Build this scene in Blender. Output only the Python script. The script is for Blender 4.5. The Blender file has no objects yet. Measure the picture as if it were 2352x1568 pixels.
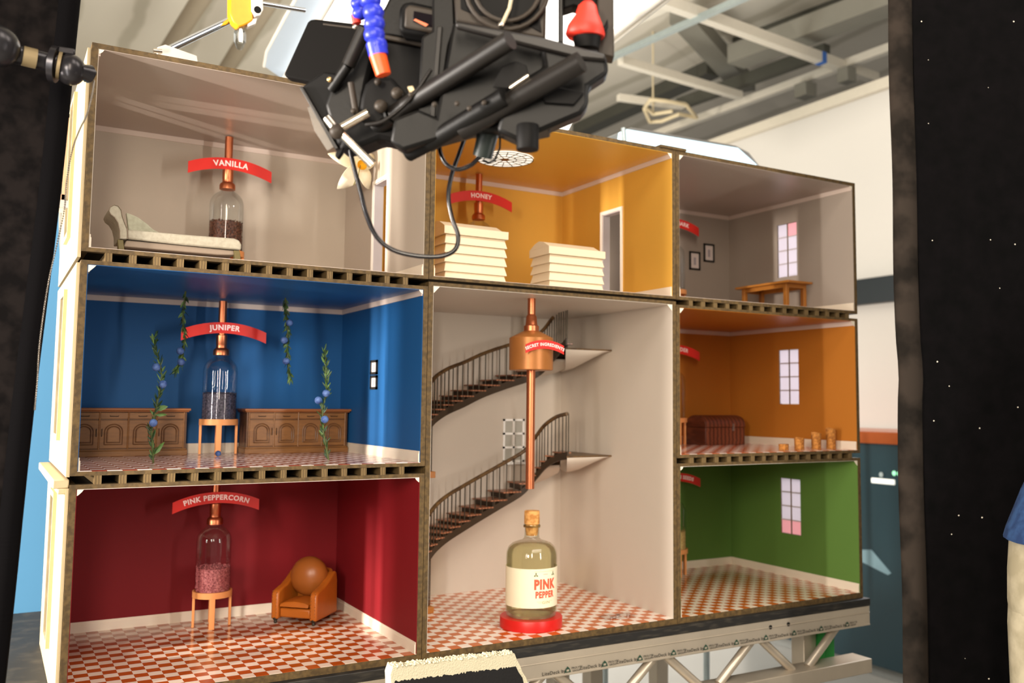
import bpy, bmesh, math, random
import numpy as np
from mathutils import Vector, Matrix
random.seed(7)
PI = math.pi
S = bpy.context.scene
C = S.collection

# ---------------------------------------------------------------- camera
CP = Vector((-0.13132, -1.85914, 0.54259))
YAW, PIT, ROL, F, CX, CY = -0.53401, 0.08407, 0.00872, 2136.09, 1242.32, 746.46
_cy, _sy, _cp, _sp, _cr, _sr = math.cos(YAW), math.sin(YAW), math.cos(PIT), math.sin(PIT), math.cos(ROL), math.sin(ROL)
FW = Vector((-_sy*_cp, _cy*_cp, _sp)); _r = Vector((_cy, _sy, 0)); _u = _r.cross(FW)
RT = _cr*_r + _sr*_u; UP = -_sr*_r + _cr*_u
cam = bpy.data.cameras.new('camera'); camo = bpy.data.objects.new('camera', cam); C.objects.link(camo)
M = Matrix(((RT.x, UP.x, -FW.x, CP.x), (RT.y, UP.y, -FW.y, CP.y), (RT.z, UP.z, -FW.z, CP.z), (0, 0, 0, 1)))
camo.matrix_world = M
cam.sensor_width = 36; cam.lens = F/2352*36
cam.shift_x = -(CX-1176)/2352; cam.shift_y = -(784-CY)/2352
cam.clip_start = 0.05
cam.dof.use_dof = True; cam.dof.focus_distance = 1.72; cam.dof.aperture_fstop = 4.0
S.camera = camo

def ray(px, py): return FW + RT*((px-CX)/F) - UP*((py-CY)/F)
def at(px, py, y): d = ray(px, py); return CP + d*((y-CP.y)/d.y)      # point of a photo feature on the plane y = const
def atx(px, py, x): d = ray(px, py); return CP + d*((x-CP.x)/d.x)
def atz(px, py, z): d = ray(px, py); return CP + d*((z-CP.z)/d.z)
def atd(px, py, t): return CP + ray(px, py)*t

# ---------------------------------------------------------------- world, exposure
S.view_settings.view_transform = 'Standard'; S.view_settings.look = 'None'
S.view_settings.exposure = 0.3; S.view_settings.gamma = 1.0; S.view_settings.use_curve_mapping = False
w = bpy.data.worlds.new('studio_air'); S.world = w; w.use_nodes = True
w.node_tree.nodes['Background'].inputs[0].default_value = (1.0, 0.93, 0.85, 1)
w.node_tree.nodes['Background'].inputs[1].default_value = 0.22

def area(name, loc, target, sx, sy, power, col=(1, .9, .8)):
    l = bpy.data.lights.new(name, 'AREA'); l.shape = 'RECTANGLE'; l.size = sx; l.size_y = sy; l.energy = power; l.color = col
    o = bpy.data.objects.new(name, l); C.objects.link(o); o.location = loc
    d = Vector(target)-Vector(loc); o.rotation_euler = d.to_track_quat('-Z', 'Y').to_euler(); return o
WARM = (1, .87, .71)
area('key_softbox', (-0.45, -2.6, 1.35), (1.0, 0.2, 0.5), 0.28, 1.3, 34, WARM)
area('side_key', (-1.35, -2.2, 1.0), (0.8, 0.4, 0.5), 0.35, 0.5, 30, WARM)
area('strip_light_left', (-0.36, -0.87, 0.72), (0.345, 0.455, 0.6), 0.04, 0.8, 4.0, (1, .97, .92))
area('strip_light_right', (1.44, -1.95, 0.75), (0.8, 0.4, 0.6), 0.07, 1.1, 14, (1, .93, .84))
area('overhead_front', (1.1, -1.4, 2.3), (1.1, 0.3, 0.4), 1.8, 0.7, 34, (1, .9, .79))
area('window_lamp', (-2.2, 0.27, 0.80), (0.6, 0.265, 0.45), 0.08, 0.6, 150, (1, .90, .80))
area('window_tube', (-1.4, -0.515, 0.62), (0.3, 0.42, 0.45), 0.05, 0.8, 34, (1, .92, .84))
area('right_wall_fill', (2.9, 0.6, 2.0), (4.0, 2.6, 0.9), 1.0, 1.0, 5, (1, .97, .93))  # added fill, brightens the white right wall
area('back_floor_fill', (2.1, 3.6, 1.1), (2.1, 3.7, -.69), 2.4, 1.6, 120, (1, .98, .95))  # added fill behind the house, brightens the floor seen under the deck
area('roof_fill', (1.6, 2.6, 0.9), (2.6, 2.8, 3.1), 1.4, 1.4, 34, (1, .97, .9))  # added fill hidden behind the house, brightens the roof sheets
area('right_pane_fill', (2.75, 0.27, 0.75), (2.05, 0.27, 0.65), 0.5, 1.1, 8, (.93, .95, 1))  # added light outside the right windows, makes their panes look bright

# ---------------------------------------------------------------- materials
def lin(c):
    return tuple(((v/255)/12.92 if v/255 <= .04045 else ((v/255+.055)/1.055)**2.4) for v in c)
MATS = {}
def mat(name, rgb, rough=.6, metal=0, var=.06, scale=40, bump=0, bscale=200, emit=0, trans=0, alpha=1, ior=1.45, sheen=0, spec=.5):
    m = bpy.data.materials.new(name); m.use_nodes = True; nt = m.node_tree; b = nt.nodes['Principled BSDF']
    c = lin(rgb)
    b.inputs['Roughness'].default_value = rough; b.inputs['Metallic'].default_value = metal
    b.inputs['Base Color'].default_value = (*c, 1); b.inputs['IOR'].default_value = ior
    b.inputs['Specular IOR Level'].default_value = spec
    if trans: b.inputs['Transmission Weight'].default_value = trans
    if alpha < 1: b.inputs['Alpha'].default_value = alpha
    if emit:
        b.inputs['Emission Color'].default_value = (*c, 1); b.inputs['Emission Strength'].default_value = emit
    tc = nt.nodes.new('ShaderNodeTexCoord')
    if var:
        n = nt.nodes.new('ShaderNodeTexNoise'); n.inputs['Scale'].default_value = scale; n.inputs['Detail'].default_value = 4
        nt.links.new(tc.outputs['Object'], n.inputs['Vector'])
        mx = nt.nodes.new('ShaderNodeMix'); mx.data_type = 'RGBA'
        mx.inputs[6].default_value = (*[v*(1-var) for v in c], 1); mx.inputs[7].default_value = (*[min(1, v*(1+var)) for v in c], 1)
        nt.links.new(n.outputs['Fac'], mx.inputs[0]); nt.links.new(mx.outputs[2], b.inputs['Base Color'])
    if bump:
        n2 = nt.nodes.new('ShaderNodeTexNoise'); n2.inputs['Scale'].default_value = bscale; n2.inputs['Detail'].default_value = 3
        nt.links.new(tc.outputs['Object'], n2.inputs['Vector'])
        bp = nt.nodes.new('ShaderNodeBump'); bp.inputs['Strength'].default_value = bump; bp.inputs['Distance'].default_value = .002
        nt.links.new(n2.outputs['Fac'], bp.inputs['Height']); nt.links.new(bp.outputs[0], b.inputs['Normal'])
    MATS[name] = m; return m
def ramp_mat(name, kind, c1, c2, scale, rough=.5, stretch=(1, 1, 1), p0=.4, p1=.6, bump=0, metal=0):
    """two-colour procedural: 'noise', 'wave' or 'voronoi' through a ramp"""
    m = bpy.data.materials.new(name); m.use_nodes = True; nt = m.node_tree; b = nt.nodes['Principled BSDF']
    b.inputs['Roughness'].default_value = rough; b.inputs['Metallic'].default_value = metal
    if max(c2) < 45: b.inputs['Specular IOR Level'].default_value = .06; b.inputs['Roughness'].default_value = .9
    tc = nt.nodes.new('ShaderNodeTexCoord'); mp = nt.nodes.new('ShaderNodeMapping'); mp.inputs['Scale'].default_value = stretch
    nt.links.new(tc.outputs['Object'], mp.inputs['Vector'])
    t = nt.nodes.new({'noise': 'ShaderNodeTexNoise', 'wave': 'ShaderNodeTexWave', 'voronoi': 'ShaderNodeTexVoronoi'}[kind])
    t.inputs['Scale'].default_value = scale
    if kind == 'wave': t.inputs['Distortion'].default_value = 2.5; t.inputs['Detail'].default_value = 3
    if kind == 'noise': t.inputs['Detail'].default_value = 5
    nt.links.new(mp.outputs[0], t.inputs['Vector'])
    r = nt.nodes.new('ShaderNodeValToRGB'); r.color_ramp.elements[0].position = p0; r.color_ramp.elements[1].position = p1
    r.color_ramp.elements[0].color = (*lin(c1), 1); r.color_ramp.elements[1].color = (*lin(c2), 1)
    nt.links.new(t.outputs[0], r.inputs[0]); nt.links.new(r.outputs[0], b.inputs['Base Color'])
    if bump:
        bp = nt.nodes.new('ShaderNodeBump'); bp.inputs['Strength'].default_value = bump; bp.inputs['Distance'].default_value = .003
        nt.links.new(t.outputs[0], bp.inputs['Height']); nt.links.new(bp.outputs[0], b.inputs['Normal'])
    MATS[name] = m; return m
def checker_mat(name, c1, c2, ox=0, oy=0, size=.0253):
    m = bpy.data.materials.new(name); m.use_nodes = True; nt = m.node_tree; b = nt.nodes['Principled BSDF']
    b.inputs['Roughness'].default_value = .16
    tc = nt.nodes.new('ShaderNodeTexCoord'); mp = nt.nodes.new('ShaderNodeMapping')
    mp.inputs['Location'].default_value = (-ox/size, -oy/size, .5); mp.inputs['Scale'].default_value = (1/size, 1/size, 0)
    nt.links.new(tc.outputs['Object'], mp.inputs['Vector'])
    k = nt.nodes.new('ShaderNodeTexChecker'); k.inputs['Scale'].default_value = 1
    k.inputs['Color1'].default_value = (*lin(c1), 1); k.inputs['Color2'].default_value = (*lin(c2), 1)
    nt.links.new(mp.outputs[0], k.inputs['Vector']); nt.links.new(k.outputs[0], b.inputs['Base Color'])
    MATS[name] = m; return m
def glass_mat(name, rgb, rough=0, ior=1.45, thin=False):
    m = bpy.data.materials.new(name); m.use_nodes = True; nt = m.node_tree
    for n in list(nt.nodes): nt.nodes.remove(n)
    o = nt.nodes.new('ShaderNodeOutputMaterial'); c = (*lin(rgb), 1)
    if thin:
        t = nt.nodes.new('ShaderNodeBsdfTransparent'); t.inputs[0].default_value = c
        g = nt.nodes.new('ShaderNodeBsdfGlossy'); g.inputs['Roughness'].default_value = rough
        fr = nt.nodes.new('ShaderNodeFresnel'); fr.inputs[0].default_value = ior
        mn = nt.nodes.new('ShaderNodeMath'); mn.operation = 'MULTIPLY_ADD'; mn.inputs[1].default_value = .45; mn.inputs[2].default_value = .03; nt.links.new(fr.outputs[0], mn.inputs[0])
        mx = nt.nodes.new('ShaderNodeMixShader'); nt.links.new(mn.outputs[0], mx.inputs[0])
        nt.links.new(t.outputs[0], mx.inputs[1]); nt.links.new(g.outputs[0], mx.inputs[2]); nt.links.new(mx.outputs[0], o.inputs[0])
    else:
        g = nt.nodes.new('ShaderNodeBsdfGlass'); g.inputs['Color'].default_value = c; g.inputs['Roughness'].default_value = rough
        g.inputs['IOR'].default_value = ior; nt.links.new(g.outputs[0], o.inputs[0])
    MATS[name] = m; return m
def translucent_mat(name, rgb, emit=0):
    m = bpy.data.materials.new(name); m.use_nodes = True; nt = m.node_tree
    for n in list(nt.nodes): nt.nodes.remove(n)
    o = nt.nodes.new('ShaderNodeOutputMaterial'); c = (*lin(rgb), 1)
    d = nt.nodes.new('ShaderNodeBsdfDiffuse'); d.inputs[0].default_value = c
    t = nt.nodes.new('ShaderNodeBsdfTranslucent'); t.inputs[0].default_value = c
    mx = nt.nodes.new('ShaderNodeMixShader'); mx.inputs[0].default_value = .75
    nt.links.new(d.outputs[0], mx.inputs[1]); nt.links.new(t.outputs[0], mx.inputs[2]); nt.links.new(mx.outputs[0], o.inputs[0])
    MATS[name] = m; return m

mdf = ramp_mat('mdf_board', 'noise', (74, 56, 27), (98, 76, 40), 90, .7, bump=.2)
joistm = ramp_mat('joist_end_grain', 'wave', (92, 72, 40), (118, 95, 57), 60, .7, p0=.3, p1=.7)
dark_in = mat('unlit_cavity_board', (30, 24, 16), .9, spec=.1)  # near-black: the shade between the boards is put into the colour
cream_out = mat('cream_facade', (204, 184, 144), .55, bump=.1)
WALL = dict(vanilla=(188, 175, 160), yellow=(216, 164, 68), grey=(166, 153, 141), blue=(27, 84, 138), orange=(180, 112, 38),
            red=(122, 19, 27), green=(90, 124, 56), white=(207, 195, 181))
WM = {k: mat(k+'_wallpaper', v, .6, spec=.3, var=.02, scale=15) for k, v in WALL.items()}
CM = {k: mat(k+'_ceiling_paper', v, .35, var=.02, scale=15) for k, v in dict(WALL, vanilla=(176, 160, 148), grey=(176, 160, 148), green=(225, 215, 200), red=(225, 205, 195)).items()}
cornicem = mat('pale_cornice', (214, 196, 184), .5, var=.03)
basem = ramp_mat('cream_skirting', 'wave', (226, 212, 192), (240, 228, 210), 1, .5)
whitep = mat('white_paint', (238, 230, 218), .45, var=.03)
tabm = mat('cream_paper', (240, 230, 208), .6)
copper = mat('brushed_copper', (204, 122, 84), .36, 1, var=.1, scale=30)
copperp = mat('copper_paint', (168, 106, 52), .38, .35, var=.08, bump=.1, bscale=400)
copperwood = mat('copper_tinted_stand', (222, 148, 88), .45, .15, var=.08)
glass = glass_mat('clear_glass', (250, 252, 252), thin=True, ior=1.35)
redsign = mat('red_sign_card', (214, 38, 28), .4, var=.03)
signtext = mat('pale_pink_lettering', (255, 225, 220), .5, var=0)

# ---------------------------------------------------------------- mesh builder
class MB:
    def __init__(s): s.v = []; s.f = []
    def add(s, vs, fs):
        n = len(s.v); s.v += [Vector(p) for p in vs]; s.f += [tuple(i+n for i in f) for f in fs]; return s
    def box(s, a, b):
        x0, y0, z0 = a; x1, y1, z1 = b
        return s.add([(x0, y0, z0), (x1, y0, z0), (x1, y1, z0), (x0, y1, z0), (x0, y0, z1), (x1, y0, z1), (x1, y1, z1), (x0, y1, z1)],
                     [(0, 3, 2, 1), (4, 5, 6, 7), (0, 1, 5, 4), (1, 2, 6, 5), (2, 3, 7, 6), (3, 0, 4, 7)])
    def prism(s, poly, vec):
        n = len(poly); vec = Vector(vec); p = [Vector(q) for q in poly]
        return s.add(p+[q+vec for q in p], [tuple(range(n))[::-1], tuple(range(n, 2*n))]+[(i, (i+1) % n, (i+1) % n+n, i+n) for i in range(n)])
    def loft(s, rings, cap=True, closed=True):
        n = len(rings[0]); vs = [p for r in rings for p in r]; fs = []
        for k in range(len(rings)-1):
            for i in range(n if closed else n-1):
                j = (i+1) % n; fs.append((k*n+i, k*n+j, (k+1)*n+j, (k+1)*n+i))
        if cap: fs += [tuple(range(n))[::-1], tuple(range((len(rings)-1)*n, len(rings)*n))]
        return s.add(vs, fs)
    def lathe(s, prof, c=(0, 0, 0), seg=28, axis='Z', cap=True):
        c = Vector(c); rings = []
        for r, h in prof:
            ring = []
            for i in range(seg):
                a = 2*PI*i/seg
                d = {'Z': (r*math.cos(a), r*math.sin(a), h), 'X': (h, r*math.cos(a), r*math.sin(a)), 'Y': (r*math.cos(a), h, -r*math.sin(a))}[axis]
                ring.append(c+Vector(d))
            rings.append(ring)
        return s.loft(rings, cap)
    def rod(s, a, b, r, r2=None, seg=14):
        a = Vector(a); b = Vector(b); r2 = r if r2 is None else r2
        return s.tube([a, b], [r, r2], seg)
    def tube(s, pts, rad, seg=10, cap=True):
        pts = [Vector(p) for p in pts]; rings = []
        if not isinstance(rad, (list, tuple)): rad = [rad]*len(pts)
        up = None
        for i, p in enumerate(pts):
            t = (pts[min(i+1, len(pts)-1)]-pts[max(i-1, 0)])
            if t.length < 1e-9: t = Vector((0, 0, 1))
            t.normalize()
            if up is None: up = Vector((0, 0, 1)) if abs(t.z) < .9 else Vector((1, 0, 0))
            x = t.cross(up)
            if x.length < 1e-5: x = t.orthogonal()
            x.normalize(); y = x.cross(t); up = y
            rings.append([p+(x*math.cos(2*PI*k/seg)+y*math.sin(2*PI*k/seg))*rad[i] for k in range(seg)])
        return s.loft(rings, cap)
    def ball(s, c, r, seg=14, rings=9):
        c = Vector(c); rr = (r, r, r) if not isinstance(r, (tuple, list)) else r
        R = []
        for k in range(rings+1):
            a = -PI/2+PI*k/rings; cr = max(math.cos(a), .02)
            R.append([c+Vector((rr[0]*cr*math.cos(2*PI*i/seg), rr[1]*cr*math.sin(2*PI*i/seg), rr[2]*math.sin(a))) for i in range(seg)])
        return s.loft(R)
    def build(s, name, m, parent=None, smooth=None, bevel=0, local=False, bseg=2, loc=None):
        me = bpy.data.meshes.new(name)
        vs = s.v
        o = bpy.data.objects.new(name, me); C.objects.link(o)
        if parent is not None:
            o.parent = parent
            if not local:
                pl = wloc(parent); vs = [v-pl for v in vs]
        else:
            if loc is None:
                xs = [v.x for v in vs]; ys = [v.y for v in vs]; zs = [v.z for v in vs]
                loc = Vector(((min(xs)+max(xs))/2, (min(ys)+max(ys))/2, min(zs)))
            loc = Vector(loc); o.location = loc
            if not local: vs = [v-loc for v in vs]
        me.from_pydata([tuple(v) for v in vs], [], s.f); me.validate()
        bm = bmesh.new(); bm.from_mesh(me); bmesh.ops.recalc_face_normals(bm, faces=bm.faces); bm.to_mesh(me); bm.free()
        me.materials.append(m)
        if bevel:
            md = o.modifiers.new('bevel', 'BEVEL'); md.width = bevel; md.segments = bseg; md.limit_method = 'ANGLE'; md.angle_limit = .6
        if smooth is not None or bevel:
            ang = math.radians(35 if smooth is None or smooth is True else smooth)
            bm = bmesh.new(); bm.from_mesh(me)
            for f in bm.faces: f.smooth = True
            for e in bm.edges:
                e.smooth = not (len(e.link_faces) == 2 and e.calc_face_angle(0) > ang)
            bm.to_mesh(me); bm.free()
        return o
def wloc(o):
    l = Vector(o.location)
    while o.parent: o = o.parent; l += o.location
    return l
def tag(o, label=None, cat=None, group=None, kind=None):
    if label: o['label'] = label
    if cat: o['category'] = cat
    if group: o['group'] = group
    if kind: o['kind'] = kind
    return o
def thing(name, label, cat, loc=(0, 0, 0), rz=0, group=None, kind=None):
    o = bpy.data.objects.new(name, None); C.objects.link(o); o.location = loc; o.rotation_euler = (0, 0, rz); o.empty_display_size = .02
    return tag(o, label, cat, group, kind)
def copy_tree(o, parent=None):
    c = o.copy(); C.objects.link(c); c.parent = parent
    for ch in [x for x in list(C.objects) if x.parent == o and x is not c]: copy_tree(ch, c)
    return c
def dup(root, loc, label, group=None):
    c = copy_tree(root); c.location = loc; c['label'] = label
    if group: c['group'] = group
    return c
def lbl(o, t): o['label'] = t; return o
def rect_hole(mb, axis, c0, c1, a0, a1, z0, z1, holes):
    """board between c0..c1 on its axis ('x' or 'y'), spanning a0..a1 x z0..z1, with rectangular holes (a,b,z,z)"""
    cuts = sorted(holes)
    def bx(p, q, r, t):
        if q-p < 1e-6 or t-r < 1e-6: return
        if axis == 'x': mb.box((c0, p, r), (c1, q, t))
        else: mb.box((p, c0, r), (q, c1, t))
    x = a0
    for (p, q, r, t) in cuts:
        bx(x, p, z0, z1); bx(p, q, z0, r); bx(p, q, t, z1); x = q
    bx(x, a1, z0, z1); return mb
def text_mesh(txt, size, bold=.0, align='CENTER', extr=0.0):
    cu = bpy.data.curves.new('lettering', 'FONT'); cu.body = txt; cu.size = size; cu.align_x = align; cu.align_y = 'CENTER'
    cu.offset = bold; cu.extrude = extr; cu.resolution_u = 3; cu.space_character = 1.12
    o = bpy.data.objects.new('lettering', cu); C.objects.link(o)
    dg = bpy.context.evaluated_depsgraph_get(); dg.update()
    me = o.evaluated_get(dg).to_mesh()
    vs = [v.co.copy() for v in me.vertices]; fs = [tuple(p.vertices) for p in me.polygons]
    o.evaluated_get(dg).to_mesh_clear(); bpy.data.objects.remove(o); bpy.data.curves.remove(cu)
    return vs, fs

# ================================================================ the studio
FZ = -0.69
floorm = mat('studio_floor_paint', (150, 148, 142), .3, var=.12, scale=2)
wallm = mat('studio_white_wall', (204, 201, 194), .7, var=.02, scale=2)
greigem = mat('greige_plaster', (200, 192, 176), .8, var=.03, scale=1)
rooflin = ramp_mat('corrugated_roof_sheet', 'wave', (186, 180, 164), (214, 208, 194), .8, .6, (1, 1, 1), .05, .2)
def struct(name, mb, m, **k): return tag(mb.build(name, m, **k), kind='structure')
struct('floor', MB().box((-4, -4, FZ-.05), (6.5, 7.5, FZ)), floorm)
WR = 4.02
struct('wall_right', MB().box((WR, -2, FZ), (WR+.1, 7.5, 2.3)), wallm)
struct('wall_back', MB().box((-4, 6.4, FZ), (WR, 6.5, 3.3)), greigem)
struct('ceiling', MB().box((-4, -.5, 3.1), (7.5, 6.5, 3.15)), rooflin)
struct('trim_1', MB().box((WR-.04, -2, 2.27), (WR+.14, 7.4, 2.33)), mat('wall_capping_rail', (205, 198, 182), .5))
steel = mat('dark_roof_steel', (74, 74, 66), .6, var=.15, scale=6)
greys = mat('grey_roof_steel', (128, 126, 116), .6, var=.1, scale=6)
pale_steel = mat('pale_painted_steel', (214, 208, 194), .5, var=.05)
zinc = mat('galvanised_channel', (176, 190, 192), .35, .6, var=.1)
def beam(name, p, q, w_, h_, m, label, z=2.6, group=None):
    a = atz(*p, z); b = atz(*q, z); d = (b-a).normalized(); n = Vector((-d.y, d.x, 0))*w_/2; u = Vector((0, 0, h_))
    o = MB().prism([a-n, a+n, a+n+u, a-n+u], b-a).build(name, m)
    return tag(o, label, 'beam', group)
bm1 = thing('roof_beam', 'pale roof beam with a ring of blue tape, running down towards the right', 'beam', atz(1525, 15, 2.6))
a, b = atz(1490, 3, 2.6), atz(2012, 191, 2.6); n = Vector((0, .028, 0)); u = Vector((0, 0, .06))
MB().prism([a-n, a+n, a+n+u, a-n+u], b-a).build('beam_section', pale_steel, bm1)
t = a+(b-a)*.705; n2 = n*1.12; MB().prism([t-n2-u*.04, t+n2-u*.04, t+n2+u*1.04, t-n2+u*1.04], (b-a).normalized()*.04).build('blue_tape', mat('blue_tape', (60, 110, 190)), bm1)
beam('roof_beam', (1490, 322), (2060, 114), .05, .05, pale_steel, 'pale roof rail crossing under the dark steel, level with the wall top', 2.62)
beam('roof_beam', (1425, 148), (1700, 228), .05, .05, pale_steel, 'short pale roof beam, lowest of those sloping down to the right', 2.6)
beam('steel_girder', (1690, 152), (2060, 18), .16, .12, greys, 'broad grey steel girder with a dark upper edge at upper right', 2.72)
beam('steel_girder', (1690, 128), (2060, -6), .07, .12, steel, 'narrow near-black girder just above the broad grey one', 2.98)
beam('steel_brace', (1565, 50), (1712, 212), .15, .1, greys, 'short wide steel brace leaning between the pale roof beams', 2.86)
beam('steel_girder', (1330, 312), (1640, 172), .14, .1, steel, 'dark girder low behind the camera rig and above the yellow room', 3.0)
beam('cable_channel', (1400, 140), (1730, -8), .035, .03, zinc, 'thin bluish metal cable channel under the roof', 2.58)
beam('roof_beam', (1380, 90), (1640, -30), .06, .05, pale_steel, 'pale roof beam nearest the bright light panel', 2.66)
beam('roof_beam', (1420, 230), (1570, 250), .05, .04, pale_steel, 'short stub of pale beam behind the tangled cable', 2.6)
beam('steel_girder', (1560, 252), (1900, 130), .06, .08, steel, 'thin dark girder just above the pale rail at the wall top', 2.7)
for px, py, s_, lab in ((1850, 210, .1, 'grey junction box under the roof beams, left one'), (1945, 175, .08, 'grey junction box under the roof beams, right one')):
    p = atz(px, py, 2.55); tag(MB().box(p-Vector((s_/2, s_/2, .04)), p+Vector((s_/2, s_/2, .05))).build('junction_box', greys, bevel=.004), lab, 'box')
pts = [(1480, 250), (1492, 280), (1520, 278), (1560, 262), (1600, 270), (1575, 240), (1530, 232), (1495, 228), (1482, 245), (1500, 262), (1545, 255)]
cc_ = MB().tube([atz(x, y, 2.52) for x, y in pts], .013, 8); cc_.rod(atz(1500, 262, 2.52), atz(1500, 262, 2.52)+Vector((0, 0, .58)), .006)
tag(cc_.build('coiled_cable', mat('beige_cable', (215, 200, 165)), smooth=50), 'tangled loop of beige cable tied under the roof', 'cable')
for p, q, lab in (((480, -30), (350, 170), 'tube standing in for a soft beam shadow, left one behind the house top'), ((640, -30), (500, 190), 'tube standing in for a soft beam shadow, right one behind the house top')):
    a = atz(*p, 2.75); b = atz(*q, 2.75)
    tag(MB().rod(a, b, .05).build('roof_shadow_tube', mat('taupe_shadow_tone', (140, 128, 108), .7), smooth=50), lab, 'shadow tube')  # tubes stand in for soft dark beam shadows under the roof
# cabinet with copper top, standing along the right wall
cab = thing('bar_cabinet', 'dark teal bar cabinet with a copper top, right of the house', 'cabinet', (3.9, 1.6, FZ))
c0 = atz(2068, 1480, FZ); cz = at(2010, 1014, c0.y+.1).z
teal = mat('dark_teal_panel', (34, 58, 66), .3, var=.1, scale=8)
X0 = 3.98-.62
cx0 = 3.42
zt = atx(2010, 1018, cx0).z; zb = atx(2010, 1467, cx0).z
yN = atx(2100, 1000, cx0).y; yF = atx(1900, 1000, cx0).y
MB().box((cx0, yN-.5, FZ+.05), (cx0+.55, yF+.6, zt)).build('cabinet_body', teal, cab, bevel=.004)
MB().box((cx0+.03, yN-.5, FZ), (cx0+.5, yF+.6, FZ+.05)).build('plinth', mat('pale_plinth', (150, 152, 148)), cab)
MB().box((cx0-.02, yN-.5, zt), (cx0+.57, yF+.6, atx(2010, 991, cx0).z)).build('copper_top', mat('orange_copper_sheet', (200, 104, 56), .28, .8, var=.08), cab, bevel=.003)
p = atx(2028, 1105, cx0-.004)
MB().box((cx0-.008, p.y-.065, p.z-.012), (cx0+.001, p.y+.065, p.z+.012)).build('display', mat('lit_white_bar', (225, 225, 215), emit=.8), cab, bevel=.004)
p = atx(2058, 1087, cx0-.004)
for k in (0, 1):
    q = p+Vector((0, -.028*k+.01, 0)); MB().ball(q, (.004, .011, .011)).build('indicator_light', mat('green_lamp', (150, 230, 180), emit=.9), cab, smooth=60)
p = atx(2024, 1090, cx0-.004); MB().ball(p, (.004, .012, .012)).build('knob', mat('pale_knob', (170, 185, 185)), cab, smooth=60)
sh = [atx(x, y, cx0-.001) for x, y in ((1972, 1262), (2002, 1262), (2048, 1316), (2040, 1320), (1980, 1290))]
MB().prism(sh, (-.002, 0, 0)).build('pale_sticker', mat('pale_blue_sticker', (120, 150, 160)), cab)
q = [atx(1960, 645, WR-.03), atx(2075, 690, WR-.03)]
tag(MB().box((WR-.06, q[1].y-.6, q[1].z+.0), (WR-.001, q[0].y+.6, q[0].z)).build('wall_rail', mat('near_black_rail', (30, 38, 42), .4), bevel=.004), 'near-black horizontal rail fixed to the white wall right of the house', 'rail')
# reflector hood light above the right column
fx = thing('strip_light_fixture', 'long slanted light fixture glowing pale blue above the right column', 'light fixture', at(1585, 340, .7))
f0, f1, f2, f3, f4 = at(1430, 300, .7), at(1440, 297, .7), at(1695, 340, .7), at(1742, 382, .7), at(1432, 352, .7)
MB().prism([f1, at(1450, 292, .7), at(1690, 334, .7), at(1720, 350, .7), at(1746, 382, .7), f3, f2], (0, .14, 0)).build('hood', mat('grey_hood', (150, 150, 148), .4, .4), fx, bevel=.002)
MB().prism([f1, f2, f3, at(1740, 430, .7), f4], (0, .05, 0)).build('diffuser', mat('glowing_pale_blue_diffuser', (196, 226, 240), emit=1.1), fx)
MB().rod(at(1434, 330, .69), at(1432, 294, .69), .008).build('mounting_pin', zinc, fx, smooth=50)
for px, py in ((1470, 380), (1700, 420)): 
    a = at(px, py, .75); MB().tube([(a.x, .80, 1.40), (a.x, .95, 1.36), (a.x, .96, 1.30), (a.x, .96, FZ+.001)], .012, 12).build('stand', zinc, fx, smooth=50)
# big overhead panel
ZP = 1.75
pan = thing('overhead_light_panel', 'huge bright white light panel hanging above and behind the camera rig', 'light panel', (1.4, 1.0, ZP))
A = [atz(655, 184, ZP), atz(1304, 300, ZP), atz(1323, 263, ZP), atz(1372, 119, ZP), atz(1530, 0, ZP), atz(1640, -80, ZP), atz(790, -50, ZP)]
MB().prism(A, (0, 0, .03)).build('diffuser', mat('bright_diffuser_cloth', (255, 250, 242), emit=1.6), pan)
MB().prism([atz(x, y, ZP+.035) for x, y in ((607, 152), (613, 118), (655, 40), (690, -20), (765, -20), (650, 182))], (0, 0, .006)).build('translucent_skirt', translucent_mat('milky_plastic', (226, 236, 248)), pan)
MB().tube([atz(x, y, ZP+.04) for x, y in ((607, 152), (613, 118), (655, 40), (690, -20))], .006, 8).build('skirt_rod', whitep, pan, smooth=50)
MB().tube([atz(x, y, ZP-.005) for x, y in ((652, 186), (705, 95), (765, -10))], .012, 8).build('frame_tube', whitep, pan, smooth=50)
MB().tube([atz(x, y, ZP-.01) for x, y in ((1372, 105), (1440, 52), (1540, -25))], .014, 8).build('frame_tube', whitep, pan, smooth=50)
MB().tube([atz(x, y, ZP-.01) for x, y in ((1376, 122), (1450, 62), (1560, -25))], .01, 8).build('frame_tube', pale_steel, pan, smooth=50)
for x, y in ((.9, .9), (1.5, .9)):
    MB().rod((x, y, ZP+.03), (x, y, 3.1), .008).build('hanging_rod', zinc, pan)
# blue backdrop left
bl = mat('sky_blue_backdrop', (74, 130, 168), .7, var=.04, scale=3)
b0 = at(-60, 1420, 1.2); b1 = at(150, 478, 1.2)
tag(MB().box((b0.x-.5, 1.2, FZ), (.12, 1.22, b1.z)).build('backdrop_board', bl), 'sky-blue backdrop board standing behind the left side of the house', 'backdrop')
ls = thing('light_stand', 'slim grey light stand in front of the blue backdrop, left of the house', 'stand', at(140, 560, 1.05))
MB().tube([at(140, 465, 1.05), at(146, 560, 1.05), at(152, 640, 1.05), (at(152, 640, 1.05).x, 1.05, .005)], [.008, .011, .012, .013], 10).build('pole', greys, ls, smooth=50)

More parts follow.
